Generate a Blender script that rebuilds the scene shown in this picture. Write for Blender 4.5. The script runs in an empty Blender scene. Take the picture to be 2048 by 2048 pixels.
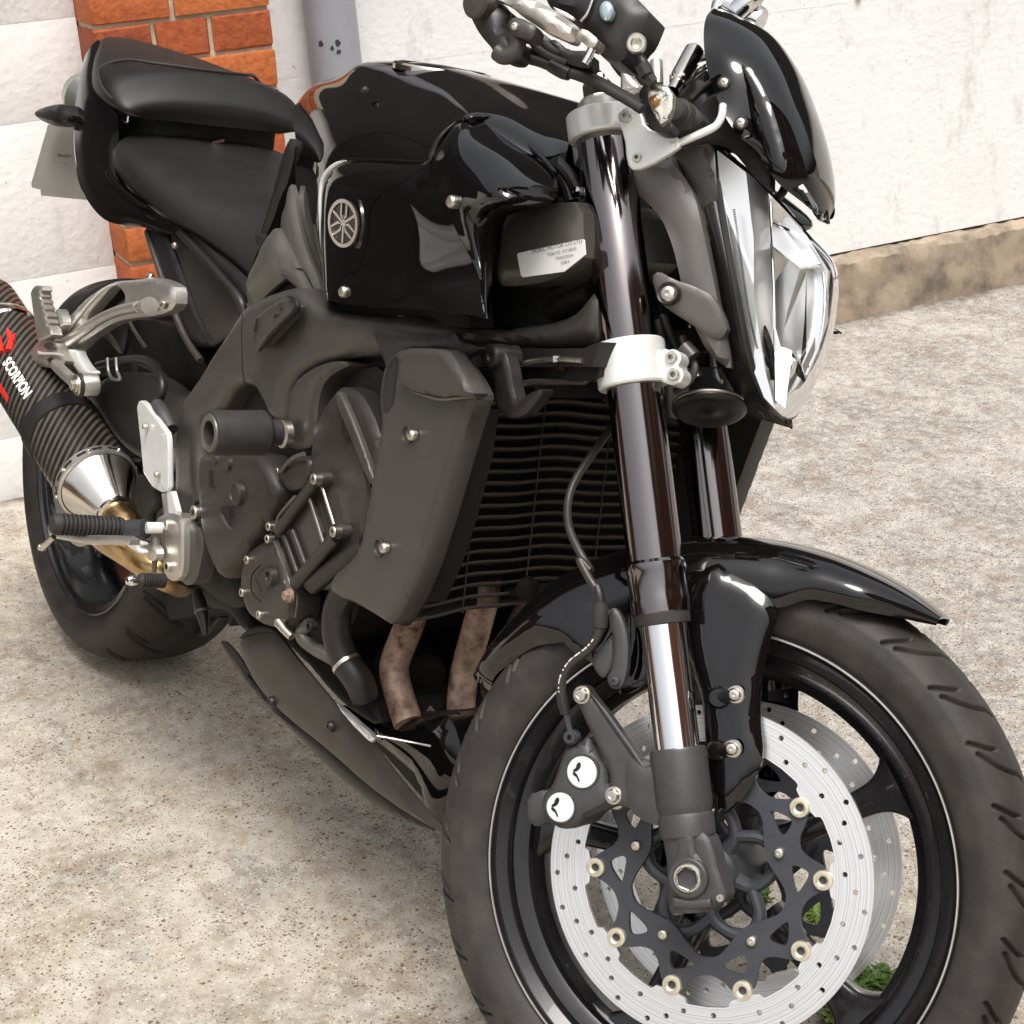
import bpy, bmesh, math, random
import numpy as np
from mathutils import Matrix, Vector
from mathutils.geometry import delaunay_2d_cdt

# ------------------------------------------------------------ camera, sky, sun, exposure
scene = bpy.context.scene
COL = scene.collection
CAM_POS = np.array([1.1657033, -0.8631752, 1.2606558])
# rows: image right, image up, viewing direction
CAM_ROT = np.array([[0.55447909, 0.82883079, -0.07478273],
                    [-0.26780464, 0.26279342, 0.92694136],
                    [-0.78792996, 0.49394244, -0.36767819]])
FPX = 3536.509          # focal length for a 2048 px wide picture
cam_d = bpy.data.cameras.new('camera')
cam_d.sensor_width = 36.0
cam_d.lens = FPX / 2048 * 36.0
cam_d.clip_start = 0.05
cam_d.clip_end = 200
cam = bpy.data.objects.new('camera', cam_d)
R3 = np.stack([CAM_ROT[0], CAM_ROT[1], -CAM_ROT[2]], 1)
m4 = np.eye(4); m4[:3, :3] = R3; m4[:3, 3] = CAM_POS
cam.matrix_world = Matrix(m4.tolist())
COL.objects.link(cam)
scene.camera = cam

world = bpy.data.worlds.new('World')
scene.world = world
world.use_nodes = True
wn = world.node_tree.nodes; wl = world.node_tree.links
wn.clear()
wo = wn.new('ShaderNodeOutputWorld'); bg = wn.new('ShaderNodeBackground')
sky = wn.new('ShaderNodeTexSky'); sky.sky_type = 'NISHITA'; sky.sun_disc = False
SUN_EL, SUN_AZ = math.radians(68), math.radians(-15)    # azimuth in the ground plane, from +x
sky.sun_elevation = SUN_EL
sky.sun_rotation = math.radians(90) - SUN_AZ
sky.altitude = 0; sky.air_density = 1.0; sky.dust_density = 6.0; sky.ozone_density = 1.0
hsv = wn.new('ShaderNodeHueSaturation'); hsv.inputs['Saturation'].default_value = 0.2
bg.inputs['Strength'].default_value = 0.12
wl.new(sky.outputs[0], hsv.inputs['Color']); wl.new(hsv.outputs[0], bg.inputs['Color'])
wl.new(bg.outputs[0], wo.inputs['Surface'])

sun_d = bpy.data.lights.new('sun', 'SUN'); sun_d.energy = 1.5; sun_d.angle = math.radians(28)
sun_d.color = (1.0, 0.975, 0.94)
sun = bpy.data.objects.new('sun', sun_d)
sd = Vector((math.cos(SUN_EL) * math.cos(SUN_AZ), math.cos(SUN_EL) * math.sin(SUN_AZ), math.sin(SUN_EL)))
sun.rotation_euler = sd.to_track_quat('Z', 'Y').to_euler()
COL.objects.link(sun)

vs = scene.view_settings
vs.view_transform = 'Standard'; vs.look = 'None'; vs.gamma = 1.0; vs.use_curve_mapping = False
vs.exposure = 0.84

# ------------------------------------------------------------ frames
# bike frame: x forward, y left, z up, origin under the front axle, leaned on its side stand
A_B = np.array([[0.99996828, 0., 0.00796425], [-0.00196769, 0.96899878, 0.24705768], [-0.00771735, -0.24706552, 0.96896804]])
b_B = np.array([-4.63041094e-05, -2.87282975e-03, -7.42359675e-03])
# fork frame: the same, turned about the steering head (bars on full left lock)
A_K = np.array([[0.86992834, -0.49035711, -0.05267437], [0.45677327, 0.7608304, 0.46097211], [-0.18596469, -0.42507294, 0.88584995]])
b_K = np.array([0.01412775, -0.05287455, 0.01200496])
# wall frame: x along the wall (to the right), y out of the wall, z up
AZ = 1.4151278263
WD = np.array([math.cos(AZ), math.sin(AZ), 0.]); WN = np.array([math.sin(AZ), -math.cos(AZ), 0.])
A_W = np.stack([WD, WN, [0, 0, 1.]], 1); b_W = WN * -2.3354631
FR = {'B': (A_B, b_B), 'K': (A_K, b_K), 'W': (A_W, b_W), 'G': (np.eye(3), np.zeros(3))}
ROOTM = np.eye(4); ROOTM[:3, :3] = A_B; ROOTM[:3, 3] = b_B
invAB = np.linalg.inv(A_B)
def to_root(fr, X):
    """frame coordinates -> coordinates of the motorcycle's root"""
    X = np.asarray(X, float)
    if fr == 'B': return X
    A, b = FR[fr]
    return ((X @ A.T + b) - b_B) @ invAB.T
def to_world(fr, X):
    A, b = FR[fr]; return np.asarray(X, float) @ A.T + b
# crops of the survey sheet: x offset, y offset, scale
ZF = {0: (0, 0, 1), 1: (0, 0, .33126), 2: (560, 0, .33126), 3: (900, 0, .33126), 4: (1400, 0, .3354), 5: (0, 560, .2588), 6: (300, 560, .2588),
      7: (300, 900, .31056), 8: (700, 560, .31056), 9: (1150, 560, .31056), 10: (900, 1050, .31056), 11: (1050, 1400, .3354),
      12: (1448, 1048, .31056), 13: (1448, 1500, .31056), 14: (0, 1000, .2588), 15: (850, 1400, .3353), 16: (0, 0, .1294),
      17: (0, 450, .20704), 18: (900, 0, .18116), 19: (1200, 80, .15528), 20: (620, 350, .13976)}
def q(fr, z, x, y, v, ax=1):
    """the point seen at x,y of crop z whose coordinate `ax` in frame `fr` is v"""
    ox, oy, s = ZF[z]
    px, py = ox + s * x, oy + s * y
    d = np.array([(px - 1024) / FPX, -(py - 1024) / FPX, 1.]) @ CAM_ROT
    A, b = FR[fr]
    Ai = np.linalg.inv(A)
    c = Ai @ (CAM_POS - b); d = Ai @ d
    return c + (v - c[ax]) / d[ax] * d
def facet_pts(fr, z, pts, d0, tx, tz):
    """a flat facet: depth varies linearly over the crop"""
    x0, y0 = pts[0]
    return np.array([q(fr, z, x, y, d0 + tx * (x - x0) + tz * (y - y0)) for x, y in pts])
def Ql(fr, z, pts, a, b):
    """depth runs linearly with the crop's y from a=(y,depth) to b=(y,depth)"""
    return np.array([q(fr, z, p[0], p[1], a[1] + (b[1] - a[1]) * min(1, max(0, (p[1] - a[0]) / (b[0] - a[0])))) for p in pts])
def qs(fr, z, x, y, fn):
    """the point seen at x,y of crop z that lies on the surface y = fn(x)"""
    d = fn(-.5)
    for _ in range(12): p = q(fr, z, x, y, d); d = .5 * d + .5 * fn(p[0])
    return q(fr, z, x, y, d)
def Q(fr, z, pts, dep=None, ax=1):
    return np.array([q(fr, z, p[0], p[1], p[2] if len(p) > 2 else dep, ax) for p in pts])

# ------------------------------------------------------------ materials
def mat(name, col, rough=.5, metal=0., coat=0., spec=.5, bump=0., bscale=200., var=0., vscale=20., trans=0., ior=1.45, dirt=None):
    m = bpy.data.materials.new(name); m.use_nodes = True
    nt = m.node_tree; n = nt.nodes; l = nt.links; p = n['Principled BSDF']
    p.inputs['Base Color'].default_value = (*col, 1); p.inputs['Roughness'].default_value = rough
    p.inputs['Metallic'].default_value = metal; p.inputs['Coat Weight'].default_value = coat
    p.inputs['Coat Roughness'].default_value = .02
    p.inputs['Specular IOR Level'].default_value = spec; p.inputs['IOR'].default_value = ior
    p.inputs['Transmission Weight'].default_value = trans
    tc = n.new('ShaderNodeTexCoord')
    if bump:
        nz = n.new('ShaderNodeTexNoise'); nz.inputs['Scale'].default_value = bscale; nz.inputs['Detail'].default_value = 3
        bp = n.new('ShaderNodeBump'); bp.inputs['Strength'].default_value = bump; bp.inputs['Distance'].default_value = .001
        l.new(tc.outputs['Object'], nz.inputs['Vector']); l.new(nz.outputs[0], bp.inputs['Height']); l.new(bp.outputs[0], p.inputs['Normal'])
    if var or dirt:
        nz = n.new('ShaderNodeTexNoise'); nz.inputs['Scale'].default_value = vscale; nz.inputs['Detail'].default_value = 6
        nz.inputs['Roughness'].default_value = .65
        l.new(tc.outputs['Object'], nz.inputs['Vector'])
        mx = n.new('ShaderNodeMix'); mx.data_type = 'RGBA'
        c2 = dirt if dirt else tuple(min(1, c * (1 + var) + .0) for c in col)
        mx.inputs[6].default_value = (*[c * (1 - var) for c in col], 1) if not dirt else (*col, 1)
        mx.inputs[7].default_value = (*c2, 1)
        rp = n.new('ShaderNodeMapRange'); rp.inputs[1].default_value = .35; rp.inputs[2].default_value = .7
        if dirt: rp.inputs[1].default_value = .42; rp.inputs[2].default_value = .68; rp.inputs[4].default_value = var if var else .7
        l.new(nz.outputs[0], rp.inputs[0]); l.new(rp.outputs[0], mx.inputs[0]); l.new(mx.outputs[2], p.inputs['Base Color'])
        ra = n.new('ShaderNodeMapRange'); ra.inputs[3].default_value = rough * .85; ra.inputs[4].default_value = min(1, rough * 1.2 + .02)
        l.new(nz.outputs[0], ra.inputs[0]); l.new(ra.outputs[0], p.inputs['Roughness'])
    return m
M = {}
M['gloss'] = mat('gloss_black_paint', (.0035, .003, .003), .03, 0, 0, .75)
M['tail'] = mat('tail_black_paint', (.006, .005, .005), .10, 0, 0, .18)
M['brickh'] = None
M['frame'] = mat('graphite_cast_frame', (.088, .080, .072), .33, .5, 0, .5, .25, 900, .12, 30)
M['satin'] = mat('satin_black_plastic', (.016, .014, .0135), .35, 0, 0, .5, .2, 1200, .2, 40)
M['grille'] = mat('grille_slat', (.10, .088, .078), .4, .3)
M['grey'] = mat('satin_grey_plastic', (.050, .045, .040), .33, .1, 0, .5, .15, 1200, .1, 30)
M['lgrey'] = mat('pale_grey_cover', (.13, .12, .105), .33, .45, 0, .5, .1, 1200, .1, 20)
M['engine'] = mat('engine_grey_paint', (.046, .040, .035), .33, .35, 0, .5, .35, 700, .15, 25, dirt=None)
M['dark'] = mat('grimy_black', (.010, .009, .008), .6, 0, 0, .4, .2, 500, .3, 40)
M['seat'] = mat('seat_vinyl', (.014, .0115, .0115), .40, 0, 0, .45, .35, 900, .1, 15)
M['rubber'] = mat('black_rubber', (.03, .027, .025), .6, 0, 0, .35, .2, 900, .2, 60)
M['tyre'] = mat('tyre_rubber', (.022, .019, .017), .55, 0, 0, .4, .4, 700, .6, 26, dirt=(.052, .044, .037))
M['rim'] = mat('satin_black_rim', (.012, .011, .012), .26, .25, .35, .5, .05, 800, .1, 30)
M['anod'] = mat('anodised_fork', (.21, .19, .19), .11, 1., 0, .5)
M['stay'] = mat('satin_grey_stay', (.13, .12, .113), .34, .2, 0, .5, .15, 1200, .06, 30)
M['chrome'] = mat('chrome', (.82, .82, .82), .05, 1.)
M['trim'] = mat('vacuum_plated_trim', (.88, .88, .87), .30, .95)
M['zinc'] = mat('zinc_bolt', (.62, .58, .5), .3, 1., 0, .5, .2, 600, .2, 90)
M['alu'] = mat('cast_aluminium', (.56, .53, .48), .32, .85, 0, .5, .25, 900, .12, 30)
M['silver'] = mat('silver_paint', (.78, .78, .75), .3, .35, .2, .5, .1, 900, .05, 30)
M['steel'] = mat('brushed_disc_steel', (.78, .77, .755), .3, .9, 0, .5)
M['carrier'] = mat('disc_carrier_grey', (.05, .052, .06), .4, .3, 0, .5, .15, 900, .1, 40)
M['bobbin'] = mat('gold_bobbin', (.72, .65, .5), .3, .8, 0, .5, .1, 400, .15, 90)
M['casting'] = mat('fork_casting_grey', (.055, .052, .054), .45, .25, 0, .5, .35, 800, .12, 40)
M['header'] = mat('rusty_header_steel', (.44, .30, .225), .55, .35, 0, .5, .5, 300, 1., 38, dirt=(.085, .042, .028))
M['gold'] = mat('heat_tinted_titanium', (.52, .35, .16), .25, 1., 0, .5, .1, 300, .25, 20)
M['polished'] = mat('polished_steel', (.7, .66, .6), .14, 1., 0, .5, 0, 100, .1, 20)
M['white'] = mat('white_label', (.86, .85, .82), .4)
M['print'] = mat('label_print', (.16, .155, .15), .5)
M['red'] = mat('red_print', (.62, .03, .02), .35)
M['lens'] = mat('clear_lens', (.97, .97, .95), .02, 0, 0, .5, trans=1., ior=1.12)
M['clearlens'] = mat('indicator_lens', (.93, .88, .75), .05, 0, 0, .5, 1., 260, trans=.95, ior=1.35)
M['core'] = mat('radiator_core', (.022, .019, .017), .6, .2, 0, .4, .6, 300, .3, 60)
M['amber'] = mat('amber_bulb', (.35, .16, .03), .2, .2)
M['belly'] = mat('dusty_belly_pan', (.026, .022, .019), .38, .1, 0, .5, .1, 400, .45, 14, dirt=(.065, .053, .042))
M['plate'] = mat('plate_back', (.30, .28, .25), .45, .1, 0, .5, .1, 300, .1, 9)
M['tl'] = mat('tail_light', (.10, .11, .09), .2, 0, .5)
M['stripe'] = mat('hose_print', (.6, .6, .6), .5)
M['bluecap'] = mat('sight_glass', (.32, .40, .45), .1, .3, .6)

def carbon():
    m = mat('carbon_fibre', (.02, .018, .016), .3, .1, .12)
    nt = m.node_tree; n = nt.nodes; l = nt.links; p = n['Principled BSDF']
    tc = n.new('ShaderNodeTexCoord')
    def wave(k, per):
        d = n.new('ShaderNodeVectorMath'); d.operation = 'DOT_PRODUCT'; l.new(tc.outputs['Object'], d.inputs[0])
        k = np.array(k) / np.linalg.norm(k) * (2 * math.pi / per); d.inputs[1].default_value = tuple(k)
        c = n.new('ShaderNodeMath'); c.operation = 'SINE'; l.new(d.outputs['Value'], c.inputs[0]); return c.outputs[0]
    a = wave((.56, .82, -.28), .0092); b = wave((-.2, .3, .93), .0030)
    ad = n.new('ShaderNodeMath'); ad.operation = 'MULTIPLY_ADD'; l.new(b, ad.inputs[0]); ad.inputs[1].default_value = .25; l.new(a, ad.inputs[2])
    mr = n.new('ShaderNodeMapRange'); mr.inputs[1].default_value = -.4; mr.inputs[2].default_value = .9; l.new(ad.outputs[0], mr.inputs[0])
    cr_ = n.new('ShaderNodeMix'); cr_.data_type = 'RGBA'
    cr_.inputs[6].default_value = (.006, .005, .0045, 1); cr_.inputs[7].default_value = (.105, .088, .070, 1)
    l.new(mr.outputs[0], cr_.inputs[0]); l.new(cr_.outputs[2], p.inputs['Base Color'])
    rg = n.new('ShaderNodeMapRange'); rg.inputs[3].default_value = .45; rg.inputs[4].default_value = .22
    l.new(mr.outputs[0], rg.inputs[0]); l.new(rg.outputs[0], p.inputs['Roughness'])
    return m
M['carbon'] = carbon()
def disc_mat():
    m = M['steel']; nt = m.node_tree; n = nt.nodes; l = nt.links; p = n['Principled BSDF']
    at = n.new('ShaderNodeAttribute'); at.attribute_name = 'rad'
    w = n.new('ShaderNodeTexNoise'); w.noise_dimensions = '1D'; w.inputs['Scale'].default_value = 900; w.inputs['Detail'].default_value = 4
    l.new(at.outputs['Fac'], w.inputs['W'])
    mr = n.new('ShaderNodeMapRange'); mr.inputs[3].default_value = .22; mr.inputs[4].default_value = .42
    l.new(w.outputs[0], mr.inputs[0]); l.new(mr.outputs[0], p.inputs['Roughness'])
    bp = n.new('ShaderNodeBump'); bp.inputs['Strength'].default_value = .15; bp.inputs['Distance'].default_value = .0004
    l.new(w.outputs[0], bp.inputs['Height']); l.new(bp.outputs[0], p.inputs['Normal'])
    cm = n.new('ShaderNodeMix'); cm.data_type = 'RGBA'; cm.inputs[6].default_value = (.62, .60, .57, 1); cm.inputs[7].default_value = (.92, .91, .90, 1)
    mc = n.new('ShaderNodeMapRange'); mc.inputs[1].default_value = .36; mc.inputs[2].default_value = .56; l.new(w.outputs[0], mc.inputs[0])
    l.new(mc.outputs[0], cm.inputs[0]); l.new(cm.outputs[2], p.inputs['Base Color'])
disc_mat()
# ------------------------------------------------------------ mesh helpers
def tag(o, label=None, category=None, group=None, kind=None):
    if label: o['label'] = label
    if category: o['category'] = category
    if group: o['group'] = group
    if kind: o['kind'] = kind
    return o
def new_mesh(name, V, F, sharp=35):
    me = bpy.data.meshes.new(name)
    me.from_pydata([tuple(map(float, v)) for v in V], [], [tuple(int(i) for i in f) for f in F])
    me.validate()
    me.polygons.foreach_set('use_smooth', [True] * len(me.polygons))
    if sharp: me.set_sharp_from_angle(angle=math.radians(sharp))
    me.update()
    return me
def link(name, me, m, parent=None):
    o = bpy.data.objects.new(name, me)
    if m is not None:
        me.materials.clear(); me.materials.append(M[m] if isinstance(m, str) else m)
    if parent is not None: o.parent = parent
    COL.objects.link(o)
    return o
BIKE = bpy.data.objects.new('motorcycle', None)
BIKE.matrix_world = Matrix(ROOTM.tolist())
BIKE.empty_display_size = .1
COL.objects.link(BIKE)
tag(BIKE, 'black naked motorcycle with carbon silencer leaning on its stand before the white wall', 'motorcycle')
def add(name, m, fr, V, F, parent=None, sharp=35):
    """one part of the motorcycle (vertices baked into the root's coordinates)"""
    return link(name, new_mesh(name, to_root(fr, V), F, sharp), m, parent or BIKE)
def cr(P, n, closed=False):
    """Catmull-Rom through the rows of P, n steps per span"""
    P = np.asarray(P, float); N = len(P); out = []
    if closed: idx = range(N)
    else: idx = range(N - 1)
    for i in idx:
        if closed: p0, p1, p2, p3 = P[i - 1], P[i], P[(i + 1) % N], P[(i + 2) % N]
        else:
            p1, p2 = P[i], P[i + 1]
            p0 = P[i - 1] if i > 0 else 2 * p1 - p2
            p3 = P[i + 2] if i + 2 < N else 2 * p2 - p1
        for k in range(n):
            t = k / n
            out.append(.5 * ((2 * p1) + (p2 - p0) * t + (2 * p0 - 5 * p1 + 4 * p2 - p3) * t * t + (3 * p1 - p0 - 3 * p2 + p3) * t ** 3))
    if not closed: out.append(P[-1])
    return np.array(out)
def chaikin(P, k=2, closed=True):
    P = np.asarray(P, float)
    for _ in range(k):
        nx = np.roll(P, -1, 0) if closed else P[1:]
        a = P if closed else P[:-1]
        P2 = np.empty((2 * len(a), P.shape[1])); P2[0::2] = .78 * a + .22 * nx; P2[1::2] = .22 * a + .78 * nx
        P = P2 if closed else np.concatenate([P[:1], P2, P[-1:]])
    return P
def basis(d):
    d = np.asarray(d, float); d = d / np.linalg.norm(d)
    a = np.array([0, 0, 1.]) if abs(d[2]) < .9 else np.array([1., 0, 0])
    u = np.cross(d, a); u /= np.linalg.norm(u); return u, np.cross(d, u), d
def tube_vf(P, r, seg=14, cap=True, flat=1.0, up=None):
    P = np.asarray(P, float); n = len(P); r = np.broadcast_to(np.asarray(r, float), (n,))
    T = np.gradient(P, axis=0); T /= np.linalg.norm(T, axis=1)[:, None] + 1e-12
    u, v, _ = basis(T[0]) if up is None else (None, None, None)
    if up is not None:
        u = np.cross(T[0], up); u /= np.linalg.norm(u)
    V = []; F = []
    for i in range(n):
        u = u - T[i] * (u @ T[i]); u /= np.linalg.norm(u); v = np.cross(T[i], u)
        for k in range(seg):
            a = 2 * math.pi * k / seg
            V.append(P[i] + r[i] * (math.cos(a) * u * flat + math.sin(a) * v))
    for i in range(n - 1):
        for k in range(seg):
            a = i * seg + k; b = i * seg + (k + 1) % seg
            F.append((a, b, b + seg, a + seg))
    if cap:
        F.append(tuple(range(seg))[::-1]); F.append(tuple((n - 1) * seg + k for k in range(seg)))
    return V, F
def tube(name, m, fr, P, r, parent=None, n=6, seg=14, cap=True, flat=1., up=None, sharp=35):
    P = np.asarray(P, float)
    r = np.broadcast_to(np.asarray(r, float), (len(P),))
    if n > 1 and len(P) > 2:
        Pr = cr(np.concatenate([P, r[:, None]], 1), n); P, r = Pr[:, :3], Pr[:, 3]
    V, F = tube_vf(P, r, seg, cap, flat, up)
    return add(name, m, fr, V, F, parent, sharp)
def lathe_vf(prof, o, d, seg=48, u=None, sy=1.):
    """prof: (radius, distance along d) pairs"""
    U, W, D = basis(d)
    if u is not None:
        U = np.asarray(u, float) - D * (np.asarray(u) @ D); U /= np.linalg.norm(U); W = np.cross(D, U)
    V = []; F = []; n = len(prof)
    for r, h in prof:
        r = max(r, 1e-5)
        for k in range(seg):
            a = 2 * math.pi * k / seg
            V.append(np.asarray(o) + D * h + r * (math.cos(a) * U + math.sin(a) * W * sy))
    for i in range(n - 1):
        for k in range(seg):
            a = i * seg + k; b = i * seg + (k + 1) % seg
            F.append((a, a + seg, b + seg, b))
    return V, F
def lathe(name, m, fr, prof, o, d, parent=None, seg=48, u=None, sy=1., sharp=30):
    V, F = lathe_vf(prof, o, d, seg, u, sy)
    return add(name, m, fr, V, F, parent, sharp)
def patch_vf(G, n=5, closed_u=False):
    """G[row][col] of 3-D points -> smooth grid"""
    G = np.asarray(G, float)
    R = np.array([cr(G[i], n) for i in range(G.shape[0])])          # cols refined
    S = np.array([cr(R[:, j], n, closed_u) for j in range(R.shape[1])])  # rows refined
    S = S.transpose(1, 0, 2); h, w = S.shape[:2]
    V = S.reshape(-1, 3); F = []
    for i in range(h if closed_u else h - 1):
        for j in range(w - 1):
            a = i * w + j; b = ((i + 1) % h) * w + j
            F.append((a, a + 1, b + 1, b))
    return V, F, (h, w)
def patch(name, m, fr, G, parent=None, n=5, th=.003, flip=False, mirror=False, sharp=50, centre=False, relax=0):
    """smooth shell through a control grid; centre=True: last column lies on y=0 and the other half is added"""
    G = np.asarray(G, float)
    if centre:
        H = G[:, :-1][:, ::-1].copy(); H[:, :, 1] *= -1
        G = np.concatenate([G, H], 1)
    V, F, (h, w) = patch_vf(G, n)
    V = np.asarray(V)
    # thickness along the smooth normals
    g = V.reshape(h, w, 3)
    for _ in range(relax):
        for k_ in (.6, -.62):     # smoothing without shrinking
            a = g.copy(); a[1:-1] += k_ * ((g[:-2] + g[2:]) / 2 - g[1:-1]); b = a.copy(); b[:, 1:-1] += k_ * ((a[:, :-2] + a[:, 2:]) / 2 - a[:, 1:-1]); g = b
    V = g.reshape(-1, 3)
    du = np.gradient(g, axis=0); dv = np.gradient(g, axis=1)
    N = np.cross(du, dv); N /= np.linalg.norm(N, axis=2)[..., None] + 1e-12
    s = -1 if flip else 1
    B = g - N * th * s
    V2 = np.concatenate([V, B.reshape(-1, 3)]); k = h * w
    F2 = list(F) + [tuple(i + k for i in f[::-1]) for f in F]
    for j in range(w - 1):
        F2.append((j + 1, j, j + k, j + 1 + k)); a = (h - 1) * w + j; F2.append((a, a + 1, a + 1 + k, a + k))
    for i in range(h - 1):
        a = i * w; b = a + w; F2.append((a, b, b + k, a + k)); a += w - 1; b += w - 1; F2.append((b, a, a + k, b + k))
    if flip: F2 = [f[::-1] for f in F2]
    o = add(name, m, fr, V2, F2, parent, sharp)
    if mirror: add(name, m, fr, V2 * [1, -1, 1], [f[::-1] for f in F2], parent, sharp)
    return o
def puff_vf(loops, h=0., w=.01, th=.01, step=None, out=-1, ax=1, plane=None):
    """plate whose outline loops (first = outer, others = holes) are 3-D points; axis `ax` is the depth.
    The face swells by h towards `out` within w of the edge; th is the thickness away from it."""
    oth = [i for i in range(3) if i != ax]
    P3 = np.concatenate(loops)
    A = np.c_[np.ones(len(P3)), P3[:, oth]]
    surf = plane if callable(plane) else None
    if plane is None or surf: coef = np.linalg.lstsq(A, P3[:, ax], rcond=None)[0]
    else: coef = np.array(plane)
    pts = []; edges = []
    for L in loops:
        s = len(pts); pts += [tuple(p) for p in L[:, oth]]
        edges += [(s + i, s + (i + 1) % len(L)) for i in range(len(L))]
    B = np.array(pts); ea = B[[e[0] for e in edges]]; eb = B[[e[1] for e in edges]]
    def dist(X):
        d = eb - ea; v = X[:, None] - ea[None]
        t = np.clip((v * d).sum(-1) / ((d * d).sum(-1) + 1e-15), 0, 1)
        return np.linalg.norm(v - t[..., None] * d, axis=2).min(1)
    def inside(X):
        c = np.zeros(len(X), int)
        for a, b in zip(ea, eb):
            cond = (a[1] > X[:, 1]) != (b[1] > X[:, 1])
            xi = (b[0] - a[0]) * (X[:, 1] - a[1]) / ((b[1] - a[1]) + 1e-15) + a[0]
            c += cond & (X[:, 0] < xi)
        return c % 2 == 1
    nb = len(pts)
    if h:
        st = step or w / 2.5
        lo, hi = B.min(0), B.max(0)
        gx, gy = np.meshgrid(np.arange(lo[0], hi[0], st), np.arange(lo[1], hi[1], st))
        X = np.c_[gx.ravel(), gy.ravel()]; X = X[inside(X)]
        if len(X): X = X[dist(X) > st * .45]
        pts += [tuple(p) for p in X]
    res = delaunay_2d_cdt([Vector(p) for p in pts], edges, [], 1, 1e-7)
    vo = np.array([tuple(v) for v in res[0]]); fo = [tuple(f) for f in res[2]]
    cen = np.array([vo[list(f)].mean(0) for f in fo]); ok = inside(cen)
    fo = [f for f, k_ in zip(fo, ok) if k_]
    orig = res[3]
    lay = (lambda X: np.array([surf(p_[0]) for p_ in X])) if surf else (lambda X: np.c_[np.ones(len(X)), X] @ coef)
    dep = lay(vo)
    # keep the given depth on the outline itself
    for i, o in enumerate(orig):
        for k in o:
            if k < nb and plane is None: dep[i] = P3[k, ax]
    if h:
        d = dist(vo); dep = dep + out * h * (1 - np.clip(1 - d / w, 0, 1) ** 2) ** .5 * (d > 1e-6)
    V = np.empty((len(vo), 3)); V[:, oth] = vo; V[:, ax] = dep
    back = V.copy(); back[:, ax] = lay(vo) - out * th
    # orientation: face normal towards `out`
    F = []
    for f in fo:
        a, b, c = V[f[0]], V[f[1]], V[f[2]]
        nrm = np.cross(b - a, c - a)[ax]
        F.append(tuple(f) if nrm * out > 0 else tuple(f[::-1]))
    cnt = {}
    for f in F:
        for i in range(len(f)):
            e = (f[i], f[(i + 1) % len(f)]); cnt[e] = 1
    k = len(V); F2 = list(F) + [tuple(i + k for i in f[::-1]) for f in F]
    for (a, b) in cnt:
        if (b, a) not in cnt: F2.append((b, a, a + k, b + k))
    return np.concatenate([V, back]), F2
def puff(name, m, fr, loops, h=0., w=.01, th=.01, parent=None, mirror=False, sm=0, out=-1, ax=1, sharp=32, plane=None, step=None):
    if not isinstance(loops, list): loops = [loops]
    if sm: loops = [chaikin(L, sm) for L in loops]
    V, F = puff_vf(loops, h, w, th, step, out, ax, plane)
    o = add(name, m, fr, V, F, parent, sharp)
    if mirror: add(name, m, fr, V * [1, -1, 1], [f[::-1] for f in F], parent, sharp)
    return o
# bolts: shared meshes of unit radius, axis +z (outwards)
def bolt_mesh(kind):
    if kind == 'socket':
        prof = [(1, -.9), (1, .55), (.9, .7), (.55, .7)]
        V, F = lathe_vf(prof, (0, 0, 0), (0, 0, 1), 20)
        s = len(V)
        V += [np.array([.5 * math.cos(math.radians(60 * k)), .5 * math.sin(math.radians(60 * k)), .7]) for k in range(6)]
        V += [np.array([.5 * math.cos(math.radians(60 * k)), .5 * math.sin(math.radians(60 * k)), .1]) for k in range(6)]
        ring = 3 * 20
        F2, _ = [], 0
        for k in range(20):
            a = ring + k; b = ring + (k + 1) % 20; h = int(round(k * 6 / 20)) % 6; h2 = int(round((k + 1) * 6 / 20)) % 6
            F2.append((a, b, s + h2, s + h) if h != h2 else (a, b, s + h))
        for k in range(6):
            F2.append((s + k, s + (k + 1) % 6, s + 6 + (k + 1) % 6, s + 6 + k))
        F2.append(tuple(s + 6 + k for k in range(6)))
        F += F2
    elif kind == 'hex':
        V, F = lathe_vf([(1.35, -.6), (1.35, 0), (1.25, .12), (.98, .14)], (0, 0, 0), (0, 0, 1), 24)
        V2, F2 = lathe_vf([(1, .12), (1, .75), (.86, .9), (.5, .92), (.4, .84), (0, .84)], (0, 0, 0), (0, 0, 1), 6)
        k = len(V); V += V2; F += [tuple(i + k for i in f) for f in F2]
    elif kind == 'dome':
        prof = [(1, -.6), (1, .1), (.93, .4), (.75, .62), (.4, .74), (.32, .74), (.3, .4), (0, .4)]
        V, F = lathe_vf(prof, (0, 0, 0), (0, 0, 1), 20)
    elif kind == 'washer':
        V, F = lathe_vf([(1, -.3), (1, .2), (.95, .26), (.62, .26), (.58, .2), (.5, -.3)], (0, 0, 0), (0, 0, 1), 24)
    me = new_mesh(kind + '_bolt', V, F, 30)
    bm = bmesh.new(); bm.from_mesh(me); bmesh.ops.recalc_face_normals(bm, faces=bm.faces); bm.to_mesh(me); bm.free()
    me.polygons.foreach_set('use_smooth', [True] * len(me.polygons)); me.set_sharp_from_angle(angle=math.radians(30))
    return me
BM = {}
def bolt(m, fr, pos, r, d=(0, -1, 0), kind='socket', parent=None, name='bolt'):
    key = (kind, m)
    if key not in BM:
        me = bolt_mesh(kind); me.materials.append(M[m]); BM[key] = me
    o = bpy.data.objects.new(name, BM[key]); o.parent = parent or BIKE
    P = to_root(fr, np.array([pos, np.asarray(pos) + np.asarray(d, float)])); dd = P[1] - P[0]
    o.matrix_local = Matrix.Translation(P[0]) @ Vector(dd).to_track_quat('Z', 'Y').to_matrix().to_4x4() @ Matrix.Scale(r, 4)
    COL.objects.link(o)
    return o
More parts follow.
